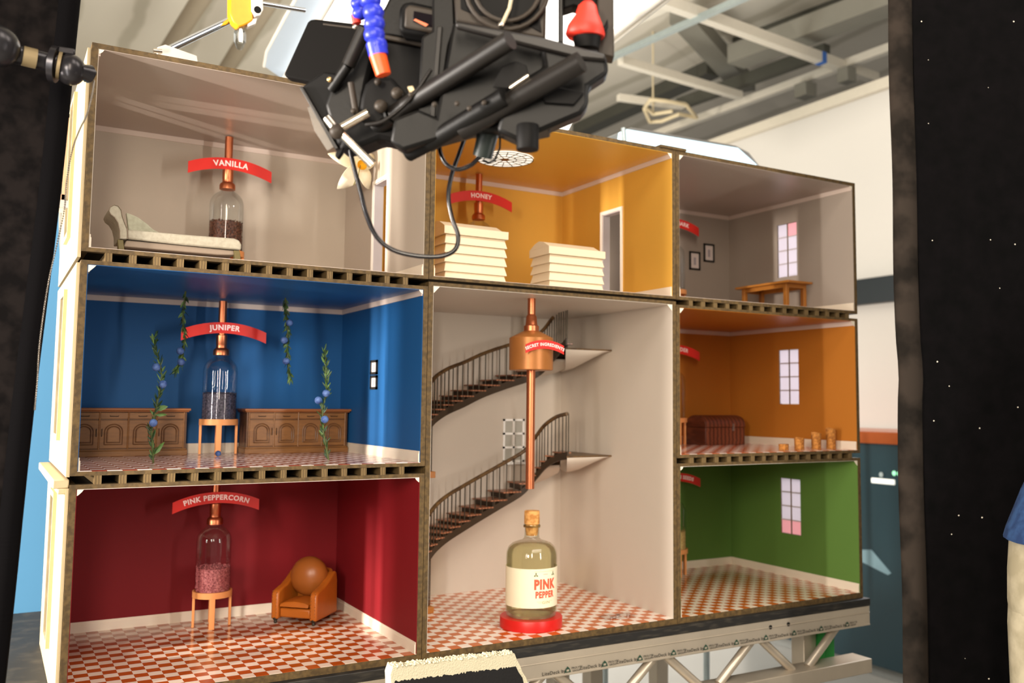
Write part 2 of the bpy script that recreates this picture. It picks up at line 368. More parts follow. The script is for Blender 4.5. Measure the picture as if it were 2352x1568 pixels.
# ================================================================ the stage deck
alu = mat('scuffed_aluminium', (196, 184, 166), .38, .55, var=.12, scale=14, bump=.15, bscale=60)
dk = thing('stage_deck', 'aluminium stage deck with a black plywood top, under the house', 'stage deck', (.9, .4, FZ))
blackply = ramp_mat('scratched_black_plywood', 'noise', (24, 22, 20), (70, 64, 54), 22, .62, (1, 1, 6), .5, .85)
MB().box((-.38, -.015, -.021), (2.056, .9, -.0005)).build('plywood_top', blackply, dk, bevel=.0015)
pf = MB().box((-.38, -.013, -.0755), (2.054, .03, -.0215)).box((-.38, -.0145, -.0405), (2.054, -.012, -.0385)).box((-.38, -.0142, -.0752), (2.054, -.012, -.0705))
pf.build('side_profile', alu, dk, bevel=.0008)
MB().box((2.01, .03, -.0755), (2.054, .9, -.0215)).build('side_profile', alu, dk)
MB().box((-.38, .86, -.0755), (2.054, .9, -.0215)).build('side_profile', alu, dk)
for px, py in ((1770, 1440), (1811, 1433)):
    p = at(px, py, -.014); MB().lathe([(.0055, -.0012), (.0055, .001)], (p.x, -.0132, p.z), 16, 'Y').build('bolt_hole', mat('hole_black', (12, 10, 8), .8, var=0), dk)
inkm = mat('printed_dark_ink', (52, 50, 44), .6, var=0); inkg = mat('printed_green_ink', (30, 62, 46), .6, var=0)
q0 = at(1304, 1545, -.015); q1 = at(1389, 1529, -.015); per = q1.x-q0.x; zr = -.0635
n_rep = 0
x = q0.x-4*per
while x < 2.045 and n_rep < 22:
    if x > .95:
        if x+.01 < 2.05:
            tri = MB().prism([(x-.0085, -.0148, zr-.005), (x+.0085, -.0148, zr-.005), (x+.0055, -.0148, zr+.003), (x, -.0148, zr+.0085), (x-.0055, -.0148, zr+.003)], (0, -.0003, 0))
            tri.build('printed_logo', inkg, dk)
            MB().box((x-.0035, -.0155, zr-.0028), (x+.0035, -.0149, zr+.0018)).build('logo_centre', alu, dk)
        for txt, sz, ox, oz in (('LiteDeck by', .0108, -per*.36, -.0005), ('PROLYTE', .0062, per*.245, .003), ('GROUP', .0056, per*.235, -.0035)):
            if x+ox+.03 > 2.05: continue
            vs, fs = text_mesh(txt, sz, .0001)
            MB().add([(v.x*1.05+x+ox, -.0152, v.y+zr+oz) for v in vs], fs).build('printed_lettering', inkm, dk)
    x += per; n_rep += 1
MB().box((-.38, -.02, -.205), (2.052, .05, -.166)).build('lower_chord', alu, dk, bevel=.002)
xs = [1.965-.32*i for i in range(5)]
for i, xt in enumerate(xs):
    for sgn in (-1, 1):
        xb = xt+sgn*.13
        if xb > 2.05: continue
        MB().rod((xt+sgn*.018, .015, -.076), (xb, .015, -.168), .0115).build('brace', alu, dk, smooth=50)
for x_, y_ in ((1.93, .12), (1.93, .8), (1.3, .45), (.4, .1), (.4, .8), (1.62, .75)):
    MB().box((x_-.025, y_-.025, FZ), (x_+.025, y_+.025, -.076)).build('leg', alu, dk, bevel=.003)
MB().box((1.96, .07, -.2), (2.0, .11, -.076)).build('green_tape', mat('green_tape', (40, 140, 60)), dk)
MB().box((1.74, .3, -.14), (1.9, .8, -.1)).build('cross_member', alu, dk, bevel=.003)

# ================================================================ the dolls' house boxes
T = .0115; DEP = .535
XL = (0., .6825); XM = (.6825, 1.3692); XR_ = (1.3692, 2.044)
LI = .0012
def room(key, xs, zf, zc, zb, zt, label, joists=None, rwin=None, lwin=None, door=None, ldoor=None, cornice=True, skirt=True, tile=False, outl=None):
    """one open-fronted box: zf floor face, zc ceiling face, zb..zt outer extent"""
    x0, x1 = xs
    r = thing('dollhouse_room', label, 'dollhouse room', (x0, 0, zb), 0, 'open-fronted boxes of the dolls house')
    rh = [rwin] if rwin else ([door] if door else []); lh = [lwin] if lwin else ([ldoor] if ldoor else [])
    g = .0006
    rect_hole(MB(), 'x', x0+g, x0+T, 0, DEP, zb, zt, lh).build('side_panel', mdf, r)
    rect_hole(MB(), 'x', x1-T, x1-g, 0, DEP, zb, zt, rh).build('side_panel', mdf, r)
    MB().box((x0+T, 0, zb), (x1-T, DEP, zf)).build('floor_panel', mdf, r)
    MB().box((x0+T, 0, zc), (x1-T, DEP, zt)).build('top_panel', mdf, r)
    bh = [(1.1587, 1.2293, .372, .497)] if key == 'white' else []
    rect_hole(MB(), 'y', DEP, DEP+.01, x0+g, x1-g, zb, zt, bh).build('back_panel', mdf, r)
    wm = WM[key]
    rect_hole(MB(), 'x', x0+T, x0+T+LI, .001, DEP, zf, zc, lh).build('wallpaper', wm, r)
    rect_hole(MB(), 'x', x1-T-LI, x1-T, .001, DEP, zf, zc, rh).build('wallpaper', wm, r)
    rect_hole(MB(), 'y', DEP-LI, DEP, x0+T+LI, x1-T-LI, zf, zc, bh).build('wallpaper', wm, r)
    MB().box((x0+T+LI, .001, zc-LI), (x1-T-LI, DEP-LI, zc)).build('ceiling_paper', CM[key], r)
    fl = MB().box((x0+T, .0005, zf), (x1-T, DEP-LI, zf+.0008))
    fl.build('floor_paper', MATS['checker_'+tile] if tile else cornicem, r)
    xi0, xi1 = x0+T+LI, x1-T-LI
    if cornice:
        h = .0125; m = MB()
        m.box((xi0, DEP-LI-.003, zc-LI-h), (xi1, DEP-LI, zc-LI)); m.build('cornice', cornicem, r)
        MB().box((xi1-.003, .002, zc-LI-h), (xi1, DEP-LI-.003, zc-LI)).build('cornice', cornicem, r)
        MB().box((xi0, .002, zc-LI-h), (xi0+.003, DEP-LI-.003, zc-LI)).build('cornice', cornicem, r)
    if skirt:
        def sk(a, b, tz=.0245):
            m = MB().box(a, (b[0], b[1], zf+.001+tz)); return m
        def skx(xa, xb, ya, yb, out):
            m = MB().box((xa, ya, zf+.0008), (xb, yb, zf+.019)); xc, xd = (xa+.0012, xb) if out < 0 else (xa, xb-.0012)
            m.box((xc, ya, zf+.019), (xd, yb, zf+.0245)); return m
        MB().box((xi0, DEP-LI-.003, zf+.0008), (xi1, DEP-LI, zf+.019)).box((xi0, DEP-LI-.0018, zf+.019), (xi1, DEP-LI, zf+.0245)).build('skirting', basem, r)
        segs = [(.002, DEP-.005)]
        if door: segs = [(.002, door[0]-.012), (door[1]+.012, DEP-.005)]
        for a, b in segs: skx(xi1-.003, xi1, a, b, -1).build('skirting', basem, r)
        skx(xi0, xi0+.003, .002, DEP-.005 if not ldoor else ldoor[0]-.012, 1).build('skirting', basem, r)
    for sx, xe in ((1, xi0), (-1, xi1)):
        s = random.uniform(.7, 1.3)
        pts = [(xe, .0006, zc-LI), (xe+sx*.012*s, .0006, zc-LI), (xe+sx*.009*s, .0006, zc-LI-.004), (xe+sx*.002, .0006, zc-LI-.011*s), (xe, .0006, zc-LI-.012*s)]
        MB().prism(pts, (0, .0006, 0)).build('loose_paper_corner', tabm, r)
    if joists:
        n, ja, jb, st, zj0, zj1 = joists
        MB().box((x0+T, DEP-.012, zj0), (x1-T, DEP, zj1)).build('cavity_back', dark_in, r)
        MB().box((x0+T, .02, zj1-.0006), (x1-T, DEP-.012, zj1)).box((x0+T, .02, zj0), (x1-T, DEP-.012, zj0+.0006)).build('cavity_shade_lining', dark_in, r)  # dark sheets hold the shade of the joist cavities
        k = ja
        for i in range(n):
            MB().box((k+random.uniform(-.0006, .0006), random.uniform(-.0005, .002), zj0), (k+jb, DEP-.012, zj1)).build('joist', joistm, r); k += st
    return r
for k in ('red', 'white', 'green', 'blue', 'orange'):
    pass
checker_mat('checker_red', (168, 76, 24), (228, 208, 190), .0097, 0)
checker_mat('checker_white', (236, 220, 206), (190, 96, 36), .0182, 0)
checker_mat('checker_green', (232, 214, 192), (184, 90, 28), .0162, .0)
checker_mat('checker_blue', (150, 60, 48), (240, 222, 216), .0097, 0)
checker_mat('checker_orange', (240, 218, 206), (202, 104, 66), .0162, 0)
WL = lambda z: (.222, .306, z+.131, z+.302)
WLL = lambda z: (.222, .306, z+.06, z+.335)      # window opening above a floor
DO = (.2246, .3144, .8185, 1.0810)
J = (15, .0395, .0122, .04165)
JR = (15, 1.4125, .0118, .0418)
R_red = room('red', XL, .0145, .3835, 0, .3910, 'deep red room of the dolls house, lower left box', lwin=WLL(.0145), cornice=False, tile='red')
R_blue = room('blue', XL, .4143, .7875, .4068, .7950, 'blue room of the dolls house, middle box of the left column', joists=(*J, .3910, .4068), lwin=WLL(.4143), tile='blue')
R_van = room('vanilla', XL, .8185, 1.1905, .8110, 1.2, 'warm grey room with a doorway, upper left box of the dolls house', joists=(*J, .7950, .8110), lwin=WLL(.8185), door=DO)
R_white = room('white', XM, .0145, .7975, 0, .8055, 'tall white stair hall of the dolls house, double-height box in the middle', cornice=False, skirt=False, tile='white')
R_yel = room('yellow', XM, .8185, 1.1905, .8115, 1.2, 'mustard yellow room of the dolls house, upper middle box', door=DO, ldoor=DO)
R_green = room('green', XR_, .0145, .3873, 0, .3945, 'green room of the dolls house, lower right box', rwin=WL(.0145), cornice=False, tile='green')
JRa = JR
R_or = room('orange', XR_, .4168, .7908, .4085, .7975, 'burnt orange room of the dolls house, middle box of the right column', joists=(*JR, .3945, .4085), rwin=WL(.4168), tile='orange')
R_grey = room('grey', XR_, .8195, 1.1905, .8110, 1.2, 'dark grey room with a table, upper right box of the dolls house', joists=(*JR, .7975, .8110), rwin=WL(.8195), ldoor=DO)
# dark board in the gap between the middle boxes, shade put into colour
MB().box((XM[0]+.002, .006, .8056), (XM[1]-.002, DEP, .8114)).build('gap_shade_board', dark_in, R_yel)
tag(MB().box((1.318, -.004, 1.2002), (1.402, .5, 1.2065)).build('joining_strip', mdf), 'short brown board strip bridging the tops of the yellow and grey boxes', 'board')

# left outer faces: cream facade sheets with mouldings and window slots
def facade(r, z0, z1, w0, ledge):
    m = rect_hole(MB(), 'x', -.006, -.0002, .004, DEP, z0, z1, [w0]); m.build('facade_sheet', cream_out, r)
    fr = MB(); y0, y1, a, b = w0
    for p, q, c, d in ((y0-.012, y0, a-.012, b+.012), (y1, y1+.012, a-.012, b+.012), (y0, y1, b, b+.012), (y0, y1, a-.012, a)):
        fr.box((-.0125, p, c), (-.006, q, d))
    fr.build('window_surround', cream_out, r)
    mb = MB().box((-.004, (y0+y1)/2-.002, a), (0, (y0+y1)/2+.002, b))
    for k in (1, 2, 3): mb.box((-.004, y0, a+(b-a)*k/4-.002), (0, y1, a+(b-a)*k/4+.002))
    mb.build('glazing_bar', whitep, r)
    if ledge: MB().box((-.026, .006, ledge), (-.0002, DEP, ledge+.016)).box((-.018, .006, ledge-.01), (-.0002, DEP, ledge)).build('ledge', cream_out, r, bevel=.002)
facade(R_red, 0, .385, WLL(.0145), .385)
facade(R_blue, .405, .79, WLL(.4143), None)
facade(R_van, .80, 1.19, WLL(.8185), None)
# casement standing out from the left face of the upper box
f = thing('window_frame', 'cream many-paned window frame standing out from the left face of the top storey', 'window', (-.006, .3, .8796))
p0 = Vector((-.007, .33, .0)); fw_ = .09
m = MB(); z0, z1 = at(165, 462, .33).z, at(170, 264, .33).z
xL_ = at(128, 380, .33).x; xR = -.0075
m.box((xL_, .327, z0), (xR, .333, z0+.012)); m.box((xL_, .327, z1-.008), (xR, .333, z1)); m.box((xR-.012, .327, z0), (xR, .333, z1)); m.box((xL_, .327, z0), (xL_+.01, .333, z1))
m.build('sash', mat('pinkish_cream_trim', (236, 200, 170), .5), f)
m = MB()
for k in range(1, 5): zz = z0+(z1-z0)*k/5; m.box((xL_+.01, .328, zz-.002), (xR-.012, .332, zz+.002))
m.build('glazing_bar', mat('pinkish_cream_trim2', (236, 200, 170), .5), f)
MB().box((xL_+.01, .3295, z0+.012), (xR-.012, .3305, z1-.008)).build('pane', glass_mat('pale_blue_pane', (226, 236, 244), .2, thin=True), f)
tag(MB().box((xL_-.02, .30, z0-.022), (-.0065, .36, z0-.004)).build('window_sill', whitep, bevel=.002), 'white projecting window sill under the many-paned frame at the left face', 'sill')

# right-hand windows, door trims, pictures
pane_w = translucent_mat('frosted_white_pane', (236, 230, 236)); pane_p = translucent_mat('red_reflection_pane', (250, 206, 210))  # pink panes: a red reflection put into the pane colour
leadm = mat('grey_glazing_bar', (196, 186, 186), .6)
def win(r, w0, pink):
    y0, y1, a, b = w0; x = XR_[1]-.0085; ym = (y0+y1)/2
    W_ = thing('window', None, None); W_.parent = r; W_.location = Vector((x, ym, a))-wloc(r)
    m = MB(); pk = MB()
    for c in (0, 1):
        ya, yb = (y0+.001, ym-.002) if c == 0 else (ym+.003, y1-.001)
        for k in range(4):
            za, zb_ = a+(b-a)*k/4+.001, a+(b-a)*(k+1)/4-.001
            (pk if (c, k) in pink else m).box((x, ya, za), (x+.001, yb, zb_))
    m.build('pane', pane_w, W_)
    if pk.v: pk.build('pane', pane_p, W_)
    g = MB().box((x-.0012, ym-.002, a), (x+.0022, ym+.002, b))
    g.build('mullion', mat('dark_mullion', (120, 96, 70)), W_)
    g = MB()
    for k in (1, 2, 3): g.box((x-.0004, y0, a+(b-a)*k/4-.0018), (x+.0014, y1, a+(b-a)*k/4+.0018))
    g.build('glazing_bar', leadm, W_)
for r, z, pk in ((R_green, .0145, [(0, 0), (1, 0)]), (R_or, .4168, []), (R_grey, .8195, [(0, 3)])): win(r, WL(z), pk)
wf = MB(); a0, a1, z0, z1 = 1.1587, 1.2293, .372, .497
for x_ in (a0, (a0+a1)/2-.003, a1-.006): wf.box((x_, DEP-.004, z0), (x_+.006, DEP+.004, z1))
for k in range(4): zz = z0+(z1-z0-.006)*k/3; wf.box((a0, DEP-.004, zz), (a1, DEP+.004, zz+.006))
wf.box((a0-.004, DEP-.012, z0-.006), (a1+.004, DEP-.002, z0)); wf.build('window_frame', mat('bright_white_gloss', (252, 250, 246), .35, var=0), R_white)
MB().box((a0+.001, DEP+.004, z0+.001), (a1-.001, DEP+.005, z1-.001)).build('pane', mat('pale_back_pane', (178, 174, 164), .3), R_white)
for r, x, sg in ((R_van, XL[1]-T-LI, -1), (R_yel, XM[1]-T-LI, -1)):
    y0, y1, za, zb = DO; zf = za
    tr = MB().box((x-.003, y0-.009, zf+.001), (x, y0, zb+.009)).box((x-.003, y1, zf+.001), (x, y1+.009, zb+.009)).box((x-.003, y0, zb), (x, y1, zb+.009))
    tr.build('door_trim', whitep, r)
    MB().box((x, y1-.002, zf+.001), (x+T*2, y1, zb)).box((x, y0, zf+.001), (x+T*2, y0+.002, zb)).box((x, y0, zb-.002), (x+T*2, y1, zb)).build('door_lining', mat('lilac_grey_lining', (196, 188, 190)), r)
blackfr = mat('black_picture_frame', (36, 32, 26), .5); papr = mat('printed_picture_paper', (226, 212, 206), .6); motif = mat('faint_grey_motif', (170, 160, 165), .6)
def picture(cx_, cz_, w_, h_, wall, label, plane):
    ax = plane == 'x'
    t = thing('picture_frame', label, 'picture', (wall, cx_, cz_-h_/2) if ax else (cx_, wall, cz_-h_/2), 0, 'small framed pictures')
    def bx(m, a, b, c, d, o0, o1):
        return m.box((wall-o1, a, c), (wall-o0, b, d)) if ax else m.box((a, wall-o1, c), (b, wall-o0, d))
    m = MB(); e = .006
    for a, b, c, d in ((cx_-w_/2, cx_+w_/2, cz_+h_/2-e, cz_+h_/2), (cx_-w_/2, cx_+w_/2, cz_-h_/2, cz_-h_/2+e), (cx_-w_/2, cx_-w_/2+e, cz_-h_/2, cz_+h_/2), (cx_+w_/2-e, cx_+w_/2, cz_-h_/2, cz_+h_/2)): bx(m, a, b, c, d, 0, .004)
    m.build('frame', blackfr, t)
    bx(MB(), cx_-w_/2+e, cx_+w_/2-e, cz_-h_/2+e, cz_+h_/2-e, 0, .002).build('print', papr, t)
    bx(MB(), cx_-w_*.1, cx_+w_*.1, cz_-h_*.22, cz_+h_*.18, .002, .0024).build('motif', motif, t)
xw = XL[1]-T-LI
picture(.284, .6265, .044, .035, xw, 'black-framed picture on the blue right wall, upper one', 'x')
picture(.283, .590, .044, .034, xw, 'black-framed picture on the blue right wall, lower one', 'x')
picture(1.8785, 1.0225, .046, .062, DEP-LI, 'black-framed picture on the grey back wall, lower left one', 'y')
picture(1.9405, 1.0545, .046, .062, DEP-LI, 'black-framed picture on the grey back wall, upper right one by the corner', 'y')
# skylight
sk = thing('skylight', 'round white leaded-glass skylight in the yellow ceiling', 'skylight', (0, 0, 0))
sc = atz(1160, 366, 1.187); sc.z = 1.1885; sk.location = sc
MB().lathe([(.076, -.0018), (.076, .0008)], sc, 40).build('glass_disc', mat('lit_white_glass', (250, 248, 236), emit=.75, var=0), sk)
m = MB()
def ringflat(m, c, r, w_, z, n=40):
    m.loft([[c+Vector((rr*math.cos(2*PI*i/n), rr*math.sin(2*PI*i/n), zz)) for i in range(n)] for rr, zz in ((r-w_, z), (r+w_, z), (r+w_, z-.001), (r-w_, z-.001), (r-w_, z))], cap=False)
ringflat(m, sc, .075, .0012, -.0019); ringflat(m, sc, .056, .0009, -.0019); ringflat(m, sc, .03, .0009, -.0019)
for i in range(16):
    a = 2*PI*i/16; d = Vector((math.cos(a), math.sin(a), 0)); m.tube([sc+d*.03+Vector((0, 0, -.0022)), sc+d*.075+Vector((0, 0, -.0022))], .0013, 5)
for i in range(8):
    a = 2*PI*i/8; d = Vector((math.cos(a), math.sin(a), 0)); m.tube([sc+d*.012+Vector((0, 0, -.0022)), sc+d*.03+Vector((0, 0, -.0022))], .0013, 5)
m.build('leading', mat('grey_leading', (96, 88, 60)), sk)
MB().lathe([(.012, -.003), (.012, -.0019)], sc, 16).build('rosette', mat('brown_rosette', (130, 90, 40)), sk)

# ================================================================ bell jars, signs and spices
jar_home = {}
def make_jar(label, loc, pipe_top):
    j = thing('bell_jar', label, 'glass jar', loc, 0, 'glass bell jars under copper pipes')
    L = dict(local=True, smooth=50)
    m = MB().lathe([(.0405, .070), (.0445, .070), (.0445, .084), (.0405, .084), (.0405, .070)], (0, 0, 0), 40, cap=False); 
    st = m.build('stand', copperwood, j, local=True, smooth=40)
    MB().lathe([(.0405, .0795), (.0405, .082)], (0, 0, 0), 32).build('jar_floor', copperwood, st, local=True)
    for a in (-100, 170, 80, -10):
        r = math.radians(a); x, y = .0405*math.cos(r), .0405*math.sin(r); w_ = .0062
        t = Vector((-math.sin(r), math.cos(r), 0)); n = Vector((math.cos(r), math.sin(r), 0)); p = Vector((x, y, .0008))
        MB().prism([p-t*w_-n*.003, p+t*w_-n*.003, p+t*w_+n*.003, p-t*w_+n*.003], (0, 0, .071)).build('leg', copperwood, st, local=True, bevel=.0008)
    prof = [(.0395, .0835), (.0395, .198)]+[(.0395*math.cos(a), .198+.036*math.sin(a)) for a in [PI/2*k/7 for k in range(1, 6)]]+[(.014, .236)]
    MB().lathe(prof, (0, 0, 0), 40, cap=False).build('glass_dome', glass, j, **L)
    MB().lathe([(.011, .2362), (.0185, .2365), (.0185, .247), (.0165, .251), (.0125, .254), (.0122, .262), (.0128, .263), (.0128, .284), (.0105, .2855)], (0, 0, 0), 28).build('copper_collar', copper, j, **L)
    MB().lathe([(.0095, .2856), (.0095, pipe_top)], (0, 0, 0), 22, cap=True).build('copper_pipe', copper, j, **L)
    return j
JX = .345
j0 = make_jar('glass jar of pink peppercorns on a four-legged copper stand, in the red room', (JX, .455, .0153), .3835-.0153-.0013)
jb = dup(j0, (JX, .455, .4151), 'glass jar of dark juniper berries on a copper stand, between the two sideboards')
jv = dup(j0, (JX, .455, .8193), 'glass jar of brown vanilla pieces behind the grey chaise longue')
jy = dup(j0, (1.03, .455, .8193), 'glass jar hidden behind the left white beehive, only its collar and shoulder showing')
jg = dup(j0, (1.722, .455, .0153), 'glass jar at the left edge of the green room, half hidden by the divider')
jo = dup(j0, (1.722, .455, .4176), 'glass jar at the left edge of the orange room, half hidden by the divider')
jr = dup(j0, (1.722, .455, .8203), 'glass jar at the left edge of the dark grey room, half hidden by the divider')
def spice(name, label, cx_, zf, top, c1, c2, r0=.0014, n=900):
    m = MB(); R = .0378; z0 = zf+.0835
    m.lathe([(R-.0006, z0), (R-.0006, top-.0015), (R*.5, top), (.002, top+.0006)], (cx_, .455, 0), 24)
    icov = [(0, 0, 1), (0, 0, -1), (1, 0, 0), (-1, 0, 0), (0, 1, 0), (0, -1, 0)]; icof = [(0, 2, 4), (0, 4, 3), (0, 3, 5), (0, 5, 2), (1, 4, 2), (1, 3, 4), (1, 5, 3), (1, 2, 5)]
    for i in range(n):
        if random.random() < .72:
            a = random.uniform(0, 2*PI); p = Vector((cx_+(R-.0004)*math.cos(a), .455+(R-.0004)*math.sin(a), random.uniform(z0+.001, top)))
        else:
            a = random.uniform(0, 2*PI); q = R*math.sqrt(random.random()); p = Vector((cx_+q*math.cos(a), .455+q*math.sin(a), top+random.uniform(-.001, .0025)))
        s = r0*random.uniform(.7, 1.2); m.add([p+Vector(v)*s for v in icov], icof)
    mm = ramp_mat(name+'_colour', 'noise', c1, c2, 260, .6, p0=.35, p1=.65)
    return tag(m.build(name, mm), label, 'spice', kind='stuff')
spice('pink_peppercorns', 'dusty pink peppercorns filling the lower half of the jar in the red room', JX, .0153, .153, (128, 50, 54), (190, 110, 108))
spice('juniper_berries', 'dark purple-black juniper berries in the jar of the blue room', JX, .4151, .560, (34, 28, 40), (92, 82, 94))
spice('vanilla_pieces', 'dark brown chopped vanilla in the jar behind the chaise longue', JX, .8193, .974, (44, 24, 18), (120, 70, 46), .0017)
spice('honey_granules', 'pale golden honey granules in the jar behind the beehive', 1.03, .8193, .955, (190, 130, 50), (220, 170, 80), .0014, 100)
spice('golden_spice', 'pale golden spice in the jar of the green room', 1.722, .0153, .153, (170, 130, 70), (210, 180, 120), .0014, 300)

def sign(txt, cx_, cz_, y, hw, h, sag, size, label, bold=.0006, thick=.0025):
    s = thing('name_sign', label, 'sign', (cx_, y, cz_), 0, 'curved red name signs')
    R = (hw*hw+sag*sag)/(2*sag); n = 24; ring = []
    lo = []; hi = []
    for i in range(n+1):
        x = -hw+2*hw*i/n; z = math.sqrt(R*R-x*x)-R; lo.append((x, z-h/2)); hi.append((x, z+h/2))
    m = MB(); m.loft([[(x, 0, z), (x, thick, z), (x, thick, z+h), (x, 0, z+h)] for x, z in lo])
    m.build('sign_board', redsign, s, local=True)
    vs, fs = text_mesh(txt, size, bold)
    out = []
    for v in vs:
        a = v.x/R; rr = R+v.y; out.append((rr*math.sin(a), -.0004, rr*math.cos(a)-R))
    MB().add(out, fs).build('lettering', signtext, s, local=True)
    return s
SY = .4415
sign('PINK PEPPERCORN', .345, .315, SY, .0985, .026, .021, .0162, 'curved red sign reading PINK PEPPERCORN in the red room')
sign('JUNIPER', .3485, .717, SY, .0985, .0262, .021, .0175, 'curved red sign reading JUNIPER in the blue room')
sign('VANILLA', .3485, 1.1172, SY, .0985, .028, .021, .0190, 'curved red sign reading VANILLA in the warm grey room')
sign('HONEY', 1.031, 1.1215, SY, .0985, .028, .021, .0175, 'curved red sign reading HONEY above the beehives')
sign('CASSIA BARK', 1.722, 1.1200, SY, .0985, .028, .021, .0172, 'curved red sign cut off by the divider, in the dark grey room')
sign('CORIANDER', 1.722, .7175, SY, .0985, .028, .021, .0165, 'curved red sign cut off by the divider, in the orange room')
sign('CARDAMOM SEEDS', 1.722, .318, SY, .0985, .026, .021, .0150, 'curved red sign cut off by the divider, in the green room')

# ================================================================ red room armchair
leather = mat('orange_brown_leather', (176, 96, 28), .38, var=.16, scale=30, bump=.12, bscale=160)
leather2 = mat('tan_ball_leather', (156, 90, 36), .36, var=.2, scale=18, bump=.1, bscale=120)
brass = mat('brass_studs', (226, 190, 130), .25, .9)
darkleg = mat('dark_turned_leg', (40, 34, 24), .4)
ac = thing('armchair', 'orange-brown leather tub armchair with studded arms on dark legs, in the red room', 'armchair', (.556, .417, .0153), math.radians(-45))
L = dict(local=True)
MB().box((-.040, -.050, .014), (.040, .030, .036)).build('seat_base', leather, ac, local=True, bevel=.004)
m = MB(); R = []
for y, zz in ((-.056, .0), (-.052, .8), (-.035, 1), (0, 1.1), (.02, .9), (.026, .3)):
    R.append([Vector((x, y, .037+.0035+ (.010+.004*math.cos(x/.037*1.4))*k*max(zz, .05))) for x, k in [(-.037, 0), (-.037, .7), (-.025, 1), (0, 1.1), (.025, 1), (.037, .7), (.037, 0)]])
m.loft(R); m.build('seat_cushion', leather, ac, local=True, smooth=60, bevel=.002)
for sx in (-1, 1):
    # arm: profile in y-z, thick in x, rising towards the back
    P = [(-.056, .010), (-.056, .068), (-.051, .076), (-.040, .080), (-.015, .086), (.010, .098), (.032, .112), (.044, .112), (.050, .090), (.052, .012)]
    xa, xb = (sx*.041, sx*.060)
    a_ = MB().prism([(xa, y, z) for y, z in P], (xb-xa, 0, 0)).build('arm', leather, ac, local=True, bevel=.0045, bseg=3)
    m = MB()
    for zz in [0.018+.0078*k for k in range(8)]:
        for xx in (.0455, .0555): m.ball((sx*xx, -.0565, zz+(.003 if xx > .05 else 0)), .0013, 6, 4)
    m.build('studs', brass, a_, local=True)
m = MB(); R = []
n = 14
for k in range(n+1):
    a = PI*k/n; cx_, cy_ = .050*math.cos(a), .030+.030*math.sin(a)
    R.append([Vector((cx_*s_, .030+(cy_-.030)*s_, z)) for s_, z in ((1.12, .012), (1.12, .105), (1.06, .112+.006*math.sin(a)), (.90, .110+.006*math.sin(a)), (.86, .10), (.86, .012))])
m.loft(R); m.build('backrest', leather, ac, local=True, smooth=50)
MB().ball((0, .018, .101), (.0475, .036, .0475), 28, 18).build('round_back_cushion', leather2, ac, local=True, smooth=80)
for x, y in ((-.05, -.05), (.05, -.05), (-.04, .045), (.04, .045)):
    MB().lathe([(.003, 0), (.0045, .003), (.0035, .006), (.0065, .010), (.006, .0145)], (x, y, 0), 12).build('leg', darkleg, ac, local=True, smooth=50)

# ================================================================ sideboards
oak = ramp_mat('honey_oak', 'noise', (112, 70, 30), (144, 96, 46), 30, .42, (1, 1, 5), .2, .8)
oakd = ramp_mat('dark_oak_moulding', 'noise', (84, 50, 22), (110, 70, 32), 30, .42, (1, 1, 5), .2, .8)
oakt = ramp_mat('reddish_oak_top', 'noise', (134, 76, 36), (160, 98, 50), 20, .35, (1, 6, 6), .1, .9)
ironm = mat('dark_iron_handle', (38, 24, 14), .5, .3)
sb = thing('sideboard', 'oak sideboard with arched door panels in the left corner of the blue room', 'sideboard', (.020, .447, .4151), 0, 'oak sideboards in the blue room')
W_, D_, H_ = .252, .082, .110
MB().box((0, .006, .012), (W_, D_, .102)).build('carcass', oakd, sb, local=True)
MB().box((-.003, .001, 0), (W_+.003, D_, .0125)).box((-.0015, .003, .0125), (W_+.0015, D_, .016)).build('plinth', oak, sb, local=True, bevel=.001)
MB().box((-.007, -.006, .1035), (W_+.007, D_, .109)).box((-.004, -.002, .1005), (W_+.004, D_, .1035)).build('top', oakt, sb, local=True, bevel=.0012)
for k in range(4):
    xa = .006+k*(W_-.012)/4+.0016; xb = .006+(k+1)*(W_-.012)/4-.0016; xm = (xa+xb)/2
    d = MB().box((xa, .003, .0185), (xb, .0065, .0815)).build('door', oak, sb, local=True, bevel=.0006)
    for off in (0, .0048):
        w2 = (xb-xa)/2-.010-off; zb_ = .027+off; zt_ = .056
        pts = [(xm-w2, .0022, zb_), (xm-w2, .0022, zt_)]+[(xm-w2*math.cos(a), .0022, zt_+(.0165-off)*math.sin(a)) for a in [PI*i/12 for i in range(1, 12)]]+[(xm+w2, .0022, zt_), (xm+w2, .0022, zb_), (xm-w2, .0022, zb_)]
        MB().tube(pts, .0013, 6).build('arched_moulding', oakd, d, local=True, smooth=50)
    w2 = (xb-xa)/2-.017
    MB().prism([(xm-w2, .0032, .034), (xm+w2, .0032, .034), (xm+w2, .0032, .056)]+[(xm+w2*math.cos(a), .0032, .056+.009*math.sin(a)) for a in [PI*i/8 for i in range(1, 8)]]+[(xm-w2, .0032, .056)], (0, -.0012, 0)).build('raised_panel', oak, d, local=True)
    hx = xb-.004 if k % 2 == 0 else xa+.004
    MB().tube([(hx, .003, .045), (hx, .0005, .047), (hx, .0005, .060), (hx, .003, .062)], .0008, 6).build('handle', ironm, d, local=True)
    dr = MB().box((xa, .003, .0845), (xb, .0065, .0985)).build('drawer', oak, sb, local=True, bevel=.0006)
    MB().tube([(xm-.009, .003, .0915), (xm-.008, .001, .0905), (xm+.008, .001, .0905), (xm+.009, .003, .0915)], .0008, 6).build('handle', ironm, dr, local=True)
for k in range(5):
    x = .006+k*(W_-.012)/4; MB().rod((x, .0045, .0165), (x, .0045, .1), .0018, seg=8).build('corner_post', oak, sb, local=True)
dup(sb, (.410, .447, .4151), 'oak sideboard with arched door panels right of the berry jar, towards the right wall')

